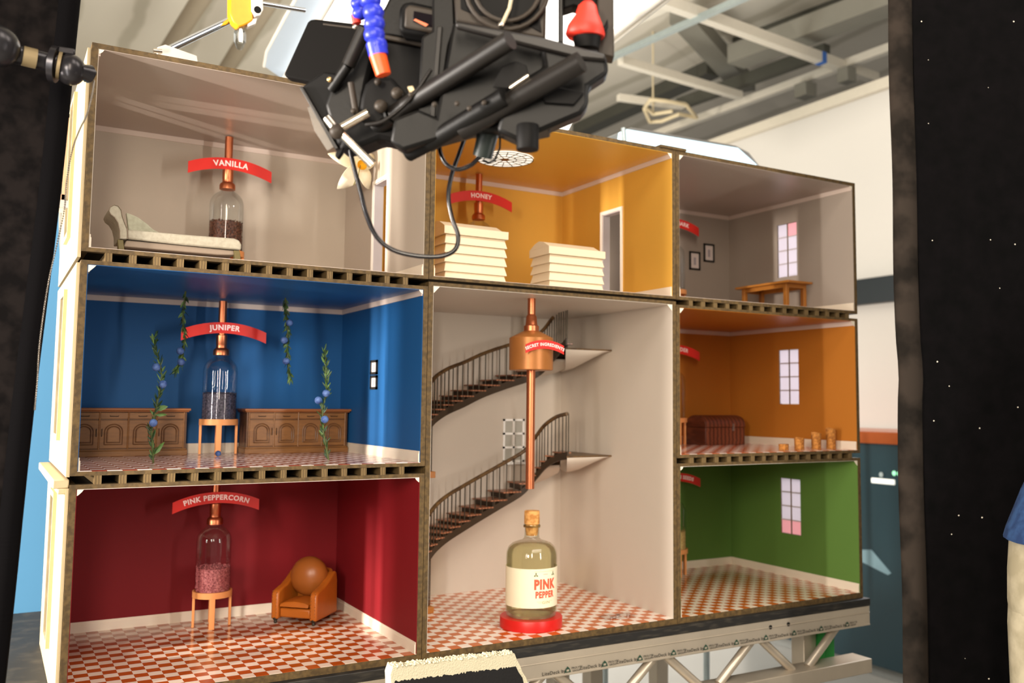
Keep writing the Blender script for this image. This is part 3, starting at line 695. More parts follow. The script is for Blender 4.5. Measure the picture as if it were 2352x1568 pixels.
# ================================================================ juniper sprigs and berries
leafd = ramp_mat('dark_green_leaf', 'noise', (20, 40, 18), (46, 76, 32), 60, .5, p0=.3, p1=.7)
leafl = ramp_mat('fresh_green_leaf', 'noise', (48, 78, 32), (98, 128, 62), 60, .5, p0=.3, p1=.7)
berrym = ramp_mat('dusty_blue_berry', 'noise', (36, 62, 120), (96, 124, 176), 120, .6, p0=.3, p1=.75)
stemm = mat('green_brown_stem', (70, 78, 36), .7)
def leaf(m, p, d, L_, w_):
    d = Vector(d).normalized(); s = d.cross(Vector((random.uniform(-1, 1), random.uniform(-1, 1), random.uniform(-1, 1)))).normalized()*w_; n = s.cross(d).normalized()
    bend = n*L_*random.uniform(-.15, .15)
    m.add([p, p+d*L_*.35+s+bend*.4+n*w_*.2, p+d*L_*.75+s*.7+bend*.8, p+d*L_+bend*1.3, p+d*L_*.75-s*.7+bend*.8, p+d*L_*.35-s+bend*.4+n*w_*.2, p+d*L_*.35+bend*.4-n*w_*.25, p+d*L_*.75+bend*.8-n*w_*.15],
          [(0, 1, 6), (0, 6, 5), (1, 2, 7, 6), (6, 7, 4, 5), (2, 3, 7), (7, 3, 4)])
def sprig(name, label, pts, berries, down=False, m_=None, big=None):
    P = [Vector(p) for p in pts]; base = P[0]
    t = thing(name, label, 'juniper sprig', base, 0, 'juniper sprigs in the blue room')
    MB().tube(P, [.0022-.0014*i/(len(P)-1) for i in range(len(P))], 6).build('stem', stemm, t, smooth=50)
    m = MB(); ml = MB(); N = 125
    for i in range(N):
        f = (i+.5)/N*(len(P)-1); k = int(f); u = f-k; p = P[k].lerp(P[k+1], u); tg = (P[k+1]-P[k]).normalized(); a = random.uniform(0, 2*PI)
        s = Vector((math.cos(a), math.sin(a)*.8, 0)); d = tg*random.uniform(.7, 1.5)+s*random.uniform(.25, .9)
        g = f/(len(P)-1)
        leaf(ml if random.random() < (.25+.5*g if down else .22+.15*g) else m, p, d, random.uniform(.010, .022), random.uniform(.0016, .0030))
    if big:
        for bp, bd, bl_ in big: leaf(ml, Vector(bp), bd, bl_, .006)
    m.build('leaves', leafd, t); ml.build('young_leaves', leafl, t)
    for px, py, dy in berries:
        MB().ball(at(px, py, base.y+dy), .0082, 18, 12).build('berry', berrym, t, smooth=80)
    return t
y = .2
s1 = sprig('juniper_sprig', 'tall juniper sprig standing on the floor in front of the left sideboard',
    [(.166, y, .4152)]+[at(a, b, y) for a, b in ((350, 1020), (347, 985), (357, 945), (366, 905), (372, 865), (366, 830), (356, 800), (353, 776))], [(352, 971, -.008), (374, 882, -.004), (359, 843, -.004)],
    big=[(at(352, 1045, y), (.6, 0, 1), .034), (at(356, 940, y), (1, 0, .25), .026), (at(356, 952, y), (1, 0, .1), .024)])
y = .155
sprig('juniper_sprig', 'tall juniper sprig standing on the floor in front of the right sideboard',
    [(.52, y, .4152)]+[at(a, b, y) for a, b in ((747, 1015), (740, 975), (742, 930), (752, 895), (748, 860), (748, 830), (745, 803))], [(731, 919, -.006), (749, 903, -.005), (746, 963, -.008)])
y = .33
sprig('hanging_juniper_sprig', 'juniper sprig hanging from the blue ceiling left of the JUNIPER sign',
    [(.237, y, .786)]+[at(a, b, y) for a, b in ((422, 705), (420, 740), (425, 775), (421, 805), (416, 830), (402, 852))], [(414, 806, -.006), (416, 831, -.008)], True)
sprig('hanging_juniper_sprig', 'juniper sprig hanging from the blue ceiling right of the JUNIPER sign',
    [(.461, y, .786)]+[at(a, b, y) for a, b in ((657, 720), (661, 760), (659, 800), (661, 835), (667, 872))], [(665, 741, -.004), (653, 781, -.006), (657, 829, -.006)], True)
tag(MB().ball((.330, .375, .4151+.0066), .0066, 18, 12).build('juniper_berry', berrym, smooth=80), 'loose blue berry lying on the floor at the foot of the copper stand', 'berry')

# ================================================================ chaise longue and vanilla flower
felt = ramp_mat('grey_green_felt', 'noise', (158, 150, 132), (168, 160, 142), 120, .9, bump=.2)
felt2 = mat('brown_grey_underside', (140, 124, 108), .9, bump=.2); olive = mat('olive_block_foot', (96, 84, 44), .5)
CYF, CYB = .035, .135; ZF = .8193
cl = thing('chaise_longue', 'grey-green felt chaise longue at the front edge of the warm grey room', 'chaise longue', (.18, .085, ZF))
g = lambda a, b, y=CYF: at(a, b, y)
pr = [g(*q) for q in ((293, 527), (420, 538), (538, 547), (550, 552), (555, 562), (554, 574), (420, 562), (293, 548))]
MB().prism(pr, (0, CYB-CYF, 0)).build('seat', felt, cl, bevel=.003)
pr = [g(*q, CYF+.006) for q in ((290, 551), (420, 564), (545, 576), (540, 586), (500, 585), (420, 578), (284, 566))]
MB().prism(pr, (0, CYB-CYF-.012, 0)).build('apron', felt2, cl, bevel=.002)
hp = [g(*q) for q in ((250, 484), (253, 475), (262, 470), (272, 473), (279, 483), (281, 496), (286, 510), (293, 527), (293, 549), (275, 549), (275, 530), (271, 512), (263, 499), (254, 492))]
h = MB().prism(hp, (0, CYB-CYF, 0)).build('headrest', felt, cl, bevel=.0015)
MB().tube([p+Vector((0, -.0006, 0)) for p in hp[:]+[hp[0]]], .0009, 6).build('piping', felt2, h, smooth=60)
bp = [g(*q, CYB-.008) for q in ((290, 488), (300, 491), (318, 499), (336, 512), (352, 526), (372, 537), (296, 540))]
MB().prism(bp, (0, .012, 0)).build('side_back', ramp_mat('sage_felt', 'noise', (156, 154, 134), (166, 164, 144), 120, .9), cl, bevel=.002)
for a, b, yy in ((274, 282, 0), (274, 282, 1), (541, 551, 0), (541, 551, 1)):
    p = g(a, 550 if a < 400 else 575, CYF if not yy else CYB-.014); q = g(b, 570, p.y)
    MB().prism([(p.x, p.y, ZF), (q.x+.004, p.y, ZF), (q.x, p.y, p.z), (p.x-.003, p.y, p.z)], (0, .014, 0)).build('leg', olive, cl, bevel=.001)
fl = thing('vanilla_flower', 'large cream vanilla flower with a yellow throat by the doorway, partly behind the camera rig', 'flower', at(822, 385, .3))
petm = ramp_mat('cream_petal', 'noise', (236, 226, 190), (246, 240, 218), 20, .5); yel = mat('yellow_throat', (232, 176, 30), .6)
fc = at(824, 382, .3)
def petal(tip, wdt, dy):
    t = at(*tip, .3+dy); d = t-fc; L_ = d.length; d.normalize(); s = d.cross(Vector((.45, -.9, 0))).normalized()
    rings = []; n_ = Vector((.45, -.9, 0)).normalized()
    vs = []; N = 9
    for i in range(N):
        u = i/(N-1); wd = wdt*math.sin(PI*min(1, u*.93+.07))**.7*(1-.15*u)
        if i == N-1: wd = .0008
        c = fc+d*L_*u+n_*(.010*math.sin(PI*u)-.012*u)
        rings.append([c-s*wd-n_*.004, c-n_*0, c+s*wd-n_*.004, c+s*wd-n_*.0052, c-n_*.0012, c-s*wd-n_*.0052])
    return MB().loft(rings)
for i, (tip, wd) in enumerate((((764, 350), .020), ((786, 432), .024), ((858, 432), .023), ((872, 356), .020), ((822, 322), .022))):
    petal(tip, wd, .005*i).build('petal', petm, fl, smooth=60)
MB().lathe([(.004, 0), (.009, -.010), (.012, -.018), (.0125, -.019), (.008, -.011), (.002, -.002)], fc+Vector((.002, 0, 0)), 14, 'Y').build('throat', yel, fl, smooth=60)
MB().tube([fc+Vector((0, -.012, 0)), at(822, 405, .285), at(812, 425, .285)], .0012, 6).build('stamen', mat('olive_stamen', (120, 110, 40)), fl)
MB().tube([fc, Vector((.62, .32, 1.125)), Vector((XL[1]-T-.002, .34, 1.13))], .0015, 6).build('support_wire', stemm, fl)

# ================================================================ beehives
hivem = mat('cream_hive_paint', (228, 210, 178), .5, var=.02)
def hive(loc, n, label):
    h = thing('beehive', label, 'beehive', loc, 0, 'white model beehives')
    w_, d_, lh = .162, .092, .0215
    for k in range(n):
        z = k*lh; i = .005
        m = MB(); m.loft([[(0, 0, z+.0005), (w_, 0, z+.0005), (w_, d_, z+.0005), (0, d_, z+.0005)], [(i, i, z+lh), (w_-i, i, z+lh), (w_-i, d_-i, z+lh), (i, d_-i, z+lh)]])
        m.build('lift', hivem, h, local=True, bevel=.0005)
    z = n*lh; o = .002
    m = MB(); m.box((-o, -o, z+.0006), (w_+o, d_+o, z+.019)); r = m.build('roof', hivem, h, local=True, bevel=.0006)
    m = MB(); e = z+.019; P = [(-o, -o, e), (-o, d_*.28, e+.013), (-o, d_*.5, e+.0175), (-o, d_*.72, e+.013), (-o, d_+o, e)]
    m.loft([P, [(w_-.016, y_, z_) for x_, y_, z_ in P], [(w_+o, max(min(y_, d_-.01), .01) if 0 < y_ < d_ else y_, e+(z_-e)*.12) for x_, y_, z_ in P]])
    m.build('roof_ridge', hivem, r, local=True, smooth=30)
    return h
hive((1.0225, .055, .8193), 4, 'shorter cream beehive with sloping boards, beside the yellow room doorway')
hive((.7445, .055, .8193), 5, 'taller cream beehive with sloping boards, in the left half of the yellow room')

# ================================================================ grey, orange room furniture
pine = ramp_mat('varnished_pine', 'wave', (140, 82, 26), (192, 124, 48), 22, .4, (6, 1, 1), .1, .9)
tb = thing('wooden_table', 'varnished wooden table by the right wall of the dark grey room', 'table', (1.97, .262, .8203))
MB().box((1.914, .145, .912), (2.0165, .378, .919)).build('tabletop', pine, tb, bevel=.0015)
MB().box((1.928, .166, .900), (2.010, .169, .912)).box((1.928, .357, .900), (2.010, .360, .912)).box((1.928, .169, .900), (1.931, .357, .912)).box((2.007, .169, .900), (2.010, .357, .912)).build('apron', pine, tb)
for x, y in ((1.932, .172), (2.005, .172), (1.932, .352), (2.005, .352)):
    MB().box((x-.0065, y-.0065, .8204), (x+.0065, y+.0065, .912)).build('leg', pine, tb, bevel=.001)
trm = ramp_mat('reddish_trunk_wood', 'wave', (84, 40, 24), (124, 66, 42), 20, .5, (1, 1, 5), .1, .9); trd = mat('dark_trunk_end', (58, 26, 18), .5)
tk = thing('storage_trunk', 'reddish-brown round-topped trunk against the orange back wall', 'trunk', (1.875, .43, .4176))
x0, x1, y0, y1, z0 = 1.794, 1.958, .385, .478, .4177
MB().box((x0, y0, z0), (x1, y1, z0+.055)).build('body', trm, tk, bevel=.002)
P = [(x0-.001, (y0+y1)/2-(y1-y0+.004)/2*math.cos(a), z0+.056+.037*math.sin(a)**.8) for a in [PI*i/14 for i in range(15)]]
MB().prism(P, (x1-x0+.002, 0, 0)).build('lid', trm, tk, smooth=30, bevel=.001)
MB().box((1.905, y0-.003, z0+.044), (1.912, y0, z0+.066)).build('latch', mat('grey_latch', (150, 150, 155), .3, .8), tk)
corkm = ramp_mat('cork', 'noise', (150, 92, 32), (196, 132, 60), 140, .85, bump=.3)
for px, h_, lab, tl in ((1800, .017, 'flattest slice of cork on the orange room floor, first of the row', .0), (1836, .034, 'short cork standing second in the row of corks', .002), (1875, .047, 'tall cork standing third in the row of corks', .003), (1909, .058, 'tallest cork, nearest the right wall in the row of corks', .004)):
    p = at(px, 1030, .065)
    m = MB(); r = .0145; rings = []
    for rr, z, k in ((r*.93, 0, 0), (r*.95, .3*h_, 0), (r*1.0, h_, 1), (r*.5, h_+.0002, 1)):
        rings.append([Vector((p.x+rr*math.cos(2*PI*i/20), .065+rr*math.sin(2*PI*i/20), .4178+z+k*tl*-math.cos(2*PI*i/20))) for i in range(20)])
    tag(m.loft(rings).build('cork', corkm, smooth=40), lab, 'cork', 'row of corks')

# ================================================================ white stair hall
railm = ramp_mat('dark_handrail', 'noise', (70, 48, 24), (104, 76, 40), 60, .4); ironb = mat('slim_dark_baluster', (70, 62, 50), .4, .5)
treadm = ramp_mat('stained_tread', 'wave', (120, 72, 48), (176, 118, 86), 30, .35, (1, 6, 1), .1, .9); strm = mat('dark_stringer', (56, 40, 24), .5, var=.15)
soff = WM['white']
def catmull(P, n):
    out = []
    for k in range(n+1):
        f = k/n*(len(P)-1); i = min(int(f), len(P)-2); u = f-i
        a, b, c, d = P[max(i-1, 0)], P[i], P[i+1], P[min(i+2, len(P)-1)]
        out.append(.5*((2*b)+(c-a)*u+(2*a-5*b+4*c-d)*u*u+(3*b-a-3*c+d)*u**3))
    return out
def staircase(label, rail_px, hz, zl, zbase, NT, ztop):
    st = thing('spiral_stair', label, 'staircase', (1.03, .42, zbase))
    rp = [at(a, b, y) for a, b, y in rail_px]
    Rl = catmull(rp, NT*2)
    Rl = [p for p in Rl]
    vis = [p if p.z < ztop else Vector((p.x, p.y, ztop)) for p in Rl]
    cut = [p for p in Rl if p.z < ztop-.004]
    MB().tube(cut, .0052, 8).build('handrail', railm, st, smooth=50)
    inner = []
    for i, p in enumerate(Rl):
        t = (Rl[min(i+1, len(Rl)-1)]-Rl[max(i-1, 0)]); t.z = 0; t.normalize(); n = Vector((-t.y, t.x, 0))
        q = p+n*(.085 if i < len(Rl)*.7 else max(.03, .085-.055*(i/len(Rl)-.7)/.15))
        q.y = min(q.y, DEP-.008); q.x = min(max(q.x, XM[0]+.02), XM[1]-.02); inner.append(q)
    dz = Vector((0, 0, -hz+.012))
    # stringer: a ribbon that follows the flight, with a saw-tooth upper edge left to the treads
    R = []
    for i, p in enumerate(Rl):
        a = p+Vector((0, 0, -hz-.014)); b = p+Vector((0, 0, -hz+.006)); t = (inner[i]-p).normalized()*.005
        R.append([a, b, b+t, a+t])
    MB().loft(R).build('stringer', strm, st, smooth=40)
    R = []
    for i, p in enumerate(Rl[:int(len(Rl)*.80)]):
        a = p+Vector((0, 0, -hz-.008)); t = (inner[i]-p); t.z = 0
        R.append([a+t.normalized()*.005, a+t.normalized()*.005+Vector((0, 0, .006)), a+t+Vector((0, 0, .006)), a+t])
    MB().loft(R).build('soffit', soff, st, smooth=40)
    for k in range(NT-1):
        i0, i1 = 2*k, 2*k+2
        a, b, c, d = Rl[i0], Rl[i1], inner[i1], inner[i0]; z = (a.z+b.z)/2-hz+.008
        e = (b-a); e.z = 0; e = e*.25
        quad = [Vector((q.x, q.y, z)) for q in (a-e, b, c, d-e)]
        MB().prism(quad, (0, 0, .0035)).build('tread', treadm, st)
        ln = MB().prism([Vector((a.x, a.y, z-.015)), Vector((d.x, d.y, z-.015)), Vector((d.x, d.y, z)), Vector((a.x, a.y, z))], e*.4).build('riser', strm, st)
    for i in range(0, len(Rl)):
        p = Rl[i]; top = min(p.z, ztop)
        t = (inner[i]-p).normalized()*.004
        if p.z-hz+.01 < ztop: MB().rod((p.x+t.x, p.y+t.y, p.z-hz+.004), (p.x+t.x, p.y+t.y, top), .0016, seg=6).build('baluster', ironb, st)
    # landing with curved soffit
    e = Rl[-1]; y0 = .267
    xw_ = XM[1]-T-LI; lx = lambda y: min(e.x-.004+(y-y0)*.62, xw_-.004)
    MB().prism([(e.x-.004, y0, zl-.004), (xw_, y0, zl-.004), (xw_, DEP-LI, zl-.004), (lx(DEP), DEP-LI, zl-.004)], (0, 0, .004)).build('landing', railm, st)
    xl, xr = e.x-.006, XM[1]-T-LI
    R = []
    for yy, h in ((y0+.001, .004), (y0+.015, .018), (y0+.04, .032), (y0+.08, .043), (y0+.14, .050), (DEP-LI, .052)):
        xl = lx(yy)+.001; R.append([Vector((x, yy, z)) for x, z in [(xl, zl-.004), (xr, zl-.004)]+[(xl+(xr-xl)*(1-u), zl-.004-h*(1-(1-u)**2.6 if u > 0 else 0)) for u in (0, .12, .25, .4, .6, .8, 1)][1:]])
    MB().loft(R).build('landing_soffit', soff, st, smooth=60)
    # foot: cage of rods on a small block
    f = Rl[0]
    bx_ = f.x+.004
    MB().box((bx_-.016, f.y-.004, zbase), (bx_+.014, f.y+.03, zbase+.016)).build('newel_block', pine, st, bevel=.001)
    for k in range(5):
        MB().rod((bx_-.010+.0052*k, f.y+.004*k, zbase+.016), (bx_-.010+.0052*k, f.y+.004*k, f.z-hz), .0012, seg=6).build('newel_rod', ironb, st)
    return st
LOW = [(984, 1183, .335), (1003, 1158, .362), (1030, 1136, .386), (1062, 1117, .408), (1102, 1094, .428), (1150, 1067, .442), (1203, 1036, .446), (1230, 1003, .425), (1250, 977, .39), (1278, 957, .335), (1303, 950, .272)]
staircase('lower curved wooden staircase with slim balusters in the white stair hall', LOW, .108, .4024, .0155, 17, 2)
UPR = [(988, 880, .335), (1004, 862, .362), (1032, 845, .386), (1068, 831, .408), (1112, 811, .428), (1166, 793, .442), (1222, 776, .446), (1248, 757, .425), (1266, 734, .39), (1284, 712, .335), (1300, 690, .272)]
staircase('upper curved wooden staircase passing behind the copper vessel in the white stair hall', UPR, .108, .6935, .352, 17, .796)
# copper still and pipe
PXx, PYy = .9905, .083
vs_ = thing('copper_still', 'copper vessel on a tall copper pipe hanging in the white stair hall', 'copper vessel', (PXx, PYy, .345))
MB().lathe([(.0105, .340), (.0105, .622)], (PXx, PYy, 0), 24).build('lower_pipe', copper, vs_, smooth=50)
MB().lathe([(.0515, .622), (.053, .6235), (.053, .699), (.0515, .7005), (.020, .7165), (.0165, .7165)], (PXx, PYy, 0), 44).build('vessel', copperp, vs_, smooth=30)
MB().lathe([(.0185, .7168), (.0185, .729), (.0165, .7295), (.0145, .732), (.0125, .752), (.0095, .757)], (PXx, PYy, 0), 28).build('collar', copper, vs_, smooth=40)
MB().lathe([(.0095, .7571), (.0095, .796)], (PXx, PYy, 0), 24).build('upper_pipe', copper, vs_, smooth=50)
sg = sign('SECRET INGREDIENTS', .9955, .682, .026, .0525, .0205, .012, .0101, 'small curved red sign reading SECRET INGREDIENTS on the copper vessel', .0003, .0015)
# gin bottle on its red disc
redm = mat('glossy_red_disc', (200, 26, 20), .35, var=.05)
BX, BY = 1.007, .100
rd = tag(MB().lathe([(.0735, .0154), (.0745, .017), (.0745, .0385), (.0735, .0405)], (BX, BY, 0), 56).build('red_disc_stand', redm, smooth=30), 'round red disc stand under the gin bottle on the checked floor', 'stand')
bt = thing('gin_bottle', 'corked clear bottle with a cream PINK PEPPER gin label, on a red disc', 'bottle', (BX, BY, .0406))
prof = [(.001, .044), (.050, .0408), (.058, .043), (.0607, .050), (.061, .060), (.061, .178), (.060, .190), (.0555, .2015), (.047, .2095), (.034, .2145), (.0235, .2175), (.0185, .222), (.0175, .228), (.0175, .246), (.0200, .2465), (.0205, .2505), (.0195, .254), (.0165, .254), (.0145, .252)]
bg = glass_mat('bottle_glass', (250, 252, 246), ior=1.3, thin=True)
MB().lathe(prof, (BX, BY, 0), 56, cap=False).build('bottle_glass_body', bg, bt, smooth=60)
gin = glass_mat('pale_green_gin', (246, 244, 222), ior=1.2, thin=True)
MB().lathe([(.001, .048), (.052, .047), (.0585, .054), (.0590, .062), (.0590, .177), (.058, .188), (.0535, .1985), (.045, .2055), (.033, .2065), (.001, .2065)], (BX, BY, 0), 56, cap=False).build('gin', gin, bt, smooth=60)
MB().lathe([(.0135, .228), (.0150, .236), (.0165, .2545), (.0187, .2555), (.0185, .283), (.0178, .286), (.001, .2865)], (BX, BY, 0), 28, cap=False).build('cork_stopper', ramp_mat('light_cork', 'noise', (186, 122, 56), (222, 164, 94), 90, .8), bt, smooth=50)
MB().lathe([(.0202, .2480), (.0206, .2492), (.0206, .2510), (.0202, .2520)], (BX, BY, 0), 28).build('neck_ring', glass_mat('neck_glass', (230, 232, 226), ior=1.4), bt, smooth=50)
labm = mat('cream_label_paper', (244, 234, 204), .6, var=.02); pinkink = mat('coral_red_ink', (226, 96, 66), .6, var=0); greenink = mat('olive_green_ink', (104, 112, 60), .6, var=0); paleink = mat('pale_olive_ink', (192, 186, 138), .6, var=0); edgei = mat('pale_edge_ink', (214, 200, 160), .6, var=0)
RB = .0617; A0 = math.radians(-88)
def cyl(u, z, r=RB): a = A0+u/r; return Vector((BX+r*math.cos(a), BY+r*math.sin(a), z))
zl0, zl1 = .0685, .158
rings = []
for i in range(41):
    u = -.128+.256*i/40-.036
    rings.append([cyl(u, zl0), cyl(u, zl1), cyl(u, zl1, RB-.0004), cyl(u, zl0, RB-.0004)])
lb = MB().loft(rings).build('label', labm, bt, smooth=40)
def wrap(vs, fs, ox, z, mt, name, sx=1.0, r=RB+.0003):
    MB().add([cyl(v.x*sx+ox, v.y+z, r) for v in vs], fs).build(name, mt, lb)
vs, fs = text_mesh('PINK', .0300, .0017); wrap(vs, fs, 0, .1215, pinkink, 'lettering', .80)
vs, fs = text_mesh('PEPPER', .0200, .0011); wrap(vs, fs, 0, .0985, pinkink, 'lettering', .735)
vs, fs = text_mesh('GIN', .0088, .0002); wrap(vs, fs, .002, .081, paleink, 'lettering', 1.35)
def strip(u0, u1, z, h, mt, name):
    MB().loft([[cyl(u0+(u1-u0)*i/10, z-h/2, RB+.0003), cyl(u0+(u1-u0)*i/10, z+h/2, RB+.0003)] for i in range(11)], cap=False, closed=False).build(name, mt, lb)
for u0, u1, z, h in ((-.022, -.010, .0835, .0006), (-.018, -.010, .0805, .0006), (.014, .022, .0835, .0006), (-.028, .028, .152, .0007)): strip(u0, u1, z, h, paleink, 'printed_rule')
strip(-.006, .006, .1455, .0007, pinkink, 'printed_rule')
for z in (zl0+.0022, zl1-.0022): strip(-.16, .085, z, .0005, edgei, 'printed_border')
for u in (-.024, .024):
    m = MB()
    for a in (90, 210, 330):
        r_ = math.radians(a); c = cyl; k = .0062
        p = (u, .1445); tip = (u+k*math.cos(r_), .1445+k*math.sin(r_)); s_ = (-math.sin(r_)*k*.33, math.cos(r_)*k*.33); mid = (u+k*.45*math.cos(r_), .1445+k*.45*math.sin(r_))
        m.add([cyl(p[0], p[1], RB+.0003), cyl(mid[0]+s_[0], mid[1]+s_[1], RB+.0003), cyl(*tip, RB+.0003), cyl(mid[0]-s_[0], mid[1]-s_[1], RB+.0003)], [(0, 1, 2, 3)])
    m.build('printed_leaf', greenink, lb)
# clear bag with metal bits on the floor
bag = thing('plastic_bag', 'small clear plastic bag of shiny metal bits near the front of the white hall floor', 'bag', (1.245, .08, .0154))
m = MB(); N = 9; G = []
for lay in (0, 1):
    for j in range(N):
        for i in range(N):
            u, v = i/(N-1), j/(N-1); e = min(u, 1-u, v, 1-v)
            z = .0157+(.001+min(e*4, 1)*.008*(.6+.4*math.sin(9*u+5*v)*math.cos(7*v-4*u)) if lay else 0)
            G.append((1.19+.10*u+.012*v+.003*math.sin(8*v), .055+.055*v+.004*math.sin(7*u), z))
fs = []
for lay in (0, 1):
    o_ = lay*N*N
    for j in range(N-1):
        for i in range(N-1): fs.append((o_+j*N+i, o_+j*N+i+1, o_+(j+1)*N+i+1, o_+(j+1)*N+i))
m.add(G, fs).build('bag_film', glass_mat('clear_film', (254, 254, 254), .08, ior=1.2, thin=True), bag)
for k in range(5):
    x, y = 1.215+.014*k+random.uniform(-.004, .004), .078+random.uniform(-.010, .012)
    MB().lathe([(.002, 0), (.005, 0), (.005, .003), (.002, .003)], (x, y, .0162), 10).build('metal_bit', mat('shiny_steel', (220, 220, 222), .15, 1), bag)

# ================================================================ camera rig hanging in front of the house
rigblack = mat('rig_black_anodised', (10, 9, 8), .45, .0, spec=.25, var=.2, scale=20, bump=.1)
rigdark = mat('rig_matt_black', (8, 7, 7), .6, var=.1, spec=.2)
riggrey = mat('rig_worn_grey_metal', (52, 45, 38), .5, .0, spec=.3, var=.15, scale=20)
rigmid = mat('rig_dark_grey_tube', (24, 21, 19), .4, .0, spec=.35, var=.15, scale=20)
silver = mat('rig_silver', (220, 208, 190), .22, .95); screenm = mat('monitor_back_black', (8, 6, 5), .7, var=.05, spec=.15)
rig = thing('camera_rig', 'black film camera rig with rods, cables and a blue hose above the house front', 'camera rig', atd(1060, 180, 1.2))
def slab(name, poly, t, th, m, bevel=.002, parent=rig):
    return MB().prism([atd(x, y, t) for x, y in poly], FW*th).build(name, m, parent, bevel=bevel)
def drod(name, a, b, r, m, r2=None, parent=rig, seg=16):
    return MB().rod(atd(*a), atd(*b), r, r2, seg).build(name, m, parent, smooth=40)
slab('monitor', [(651, 170), (656, 160), (706, 50), (713, 44), (724, 43), (980, 72), (1000, 90), (1002, 250), (900, 262), (722, 191), (658, 178)], 1.30, .022, screenm, .003)
slab('monitor_trim', [(742, 53), (990, 84), (990, 88), (742, 57)], 1.299, .003, riggrey, .0005)
slab('camera_body', [(868, 40), (885, 12), (905, -30), (1004, -30), (1004, 104), (872, 78)], 1.235, .05, rigblack, .004)
slab('camera_body_back', [(872, 76), (1004, 100), (1002, 112), (872, 88)], 1.228, .02, riggrey)
slab('camera_screen', [(878, 92), (1002, 114), (996, 250), (945, 262), (884, 196)], 1.232, .02, rigdark, .003)
ec = slab('eyecup', [(915, 66), (917, 16), (928, 4), (945, 2), (1000, 14), (1000, 84), (925, 74)], 1.19, .04, rigdark, .006)
slab('eyecup_rim', [(928, 62), (930, 18), (940, 10), (998, 20), (998, 76)], 1.184, .006, riggrey, .003)
slab('viewfinder_glass', [(948, 48), (950, 24), (996, 34), (994, 62)], 1.180, .005, mat('viewfinder_black', (16, 10, 14), .08), .001)
slab('viewfinder_glint', [(950, 46), (954, 43), (984, 56), (978, 61)], 1.1785, .001, mat('viewfinder_orange_glint', (214, 110, 70), .3), 0)
slab('cage_upright', [(992, -40), (1042, -40), (1046, 62), (1032, 105), (1006, 280), (962, 292), (958, 250), (968, 84), (992, 70)], 1.15, .03, rigblack, .003)
slab('cage_upright_edge', [(1004, 60), (1016, 60), (998, 282), (986, 284)], 1.146, .006, rigmid, .001)
hp_ = slab('head_plate', [(1040, -40), (1256, -40), (1253, 90), (1046, 48)], 1.13, .025, riggrey, .003)
slab('plate_recess', [(1056, -38), (1240, -38), (1238, 62), (1196, 56), (1150, 44), (1084, 32), (1058, 20)], 1.1285, .003, rigdark, .001)
m = MB()
for R_ in (.050, .040): m.tube([atd(1165, -28, 1.122)+RT*R_*math.cos(a)+UP*R_*math.sin(a) for a in [2*PI*i/30 for i in range(31)]], .0028, 8)
m.build('cable_ring', riggrey, rig, smooth=50)
MB().tube([atd(1178, -20, 1.115), atd(1170, 20, 1.113), atd(1152, 58, 1.112)], .0022, 8).build('thin_wire', mat('cream_wire', (190, 178, 150)), rig, smooth=50)
MB().ball(atd(1151, 57, 1.11), .0038, 12, 8).build('wire_end', silver, rig, smooth=70)
slab('triangular_cutout', [(1211, 58), (1240, 40), (1244, 76)], 1.1285, .002, rigdark, .001)
slab('side_post', [(1283, -40), (1294, -40), (1294, 100), (1283, 96)], 1.15, .03, rigmid)
slab('side_recess', [(1294, -40), (1372, -40), (1372, 30), (1318, 12), (1294, 20)], 1.16, .03, rigdark)
slab('side_post', [(1372, -40), (1410, -40), (1411, 132), (1372, 124)], 1.14, .03, riggrey)
slab('lower_plate', [(1040, 50), (1250, 88), (1300, 104), (1284, 150), (1176, 215), (1150, 300), (1080, 300), (1000, 322), (925, 345), (895, 325), (905, 272), (960, 250), (1002, 268)], 1.13, .05, rigblack, .004)
slab('lower_plate', [(1240, 92), (1372, 112), (1396, 138), (1398, 168), (1352, 198), (1352, 240), (1335, 262), (1264, 292), (1192, 324), (1140, 300), (1168, 200), (1250, 150)], 1.105, .04, rigblack, .005)
slab('plate_lip', [(1046, 46), (1252, 86), (1388, 122), (1396, 140), (1330, 134), (1240, 112), (1046, 62)], 1.098, .012, rigmid, .003)
slab('plate_cutout', [(1131, 200), (1152, 152), (1185, 140), (1210, 150), (1214, 172), (1170, 204)], 1.102, .003, rigdark, .001)
slab('plate_cutout', [(1242, 212), (1268, 196), (1342, 212), (1318, 240), (1252, 236)], 1.0985, .003, rigdark, .001)
drod('rod', (1172, 92, 1.07), (905, 262, 1.17), .0115, rigmid); drod('rod', (905, 262, 1.17), (868, 290, 1.2), .013, rigblack)
drod('rod', (1335, 142, 1.06), (1060, 300, 1.13), .0125, rigmid)
drod('support_tube', (1160, 222, 1.09), (985, 328, 1.15), .0115, rigblack)
drod('support_tube_end', (990, 325, 1.149), (938, 352, 1.17), .0105, rigdark)
drod('support_tube_band', (1000, 319, 1.147), (992, 324, 1.1485), .0118, riggrey)
drod('bright_strip', (1172, 202, 1.09), (1214, 174, 1.085), .0030, silver)
for a in ((944, 217), (1050, 238), (1078, 249), (1112, 236), (998, 240)): MB().ball(atd(*a, 1.088), .0032, 10, 6).build('screw', riggrey, rig, smooth=70)
slab('tan_tab', [(935, 198), (948, 196), (958, 216), (940, 216)], 1.16, .01, mat('tan_metal', (184, 166, 132), .4, .4), .001)
slab('lens_barrel', [(790, 300), (850, 255), (905, 250), (1000, 292), (960, 342), (872, 318), (828, 336), (775, 345)], 1.19, .06, rigdark, .006)
slab('focus_motor', [(838, 192), (856, 176), (900, 176), (925, 205), (938, 222), (905, 262), (868, 288), (822, 275), (828, 225)], 1.165, .04, rigdark, .005)
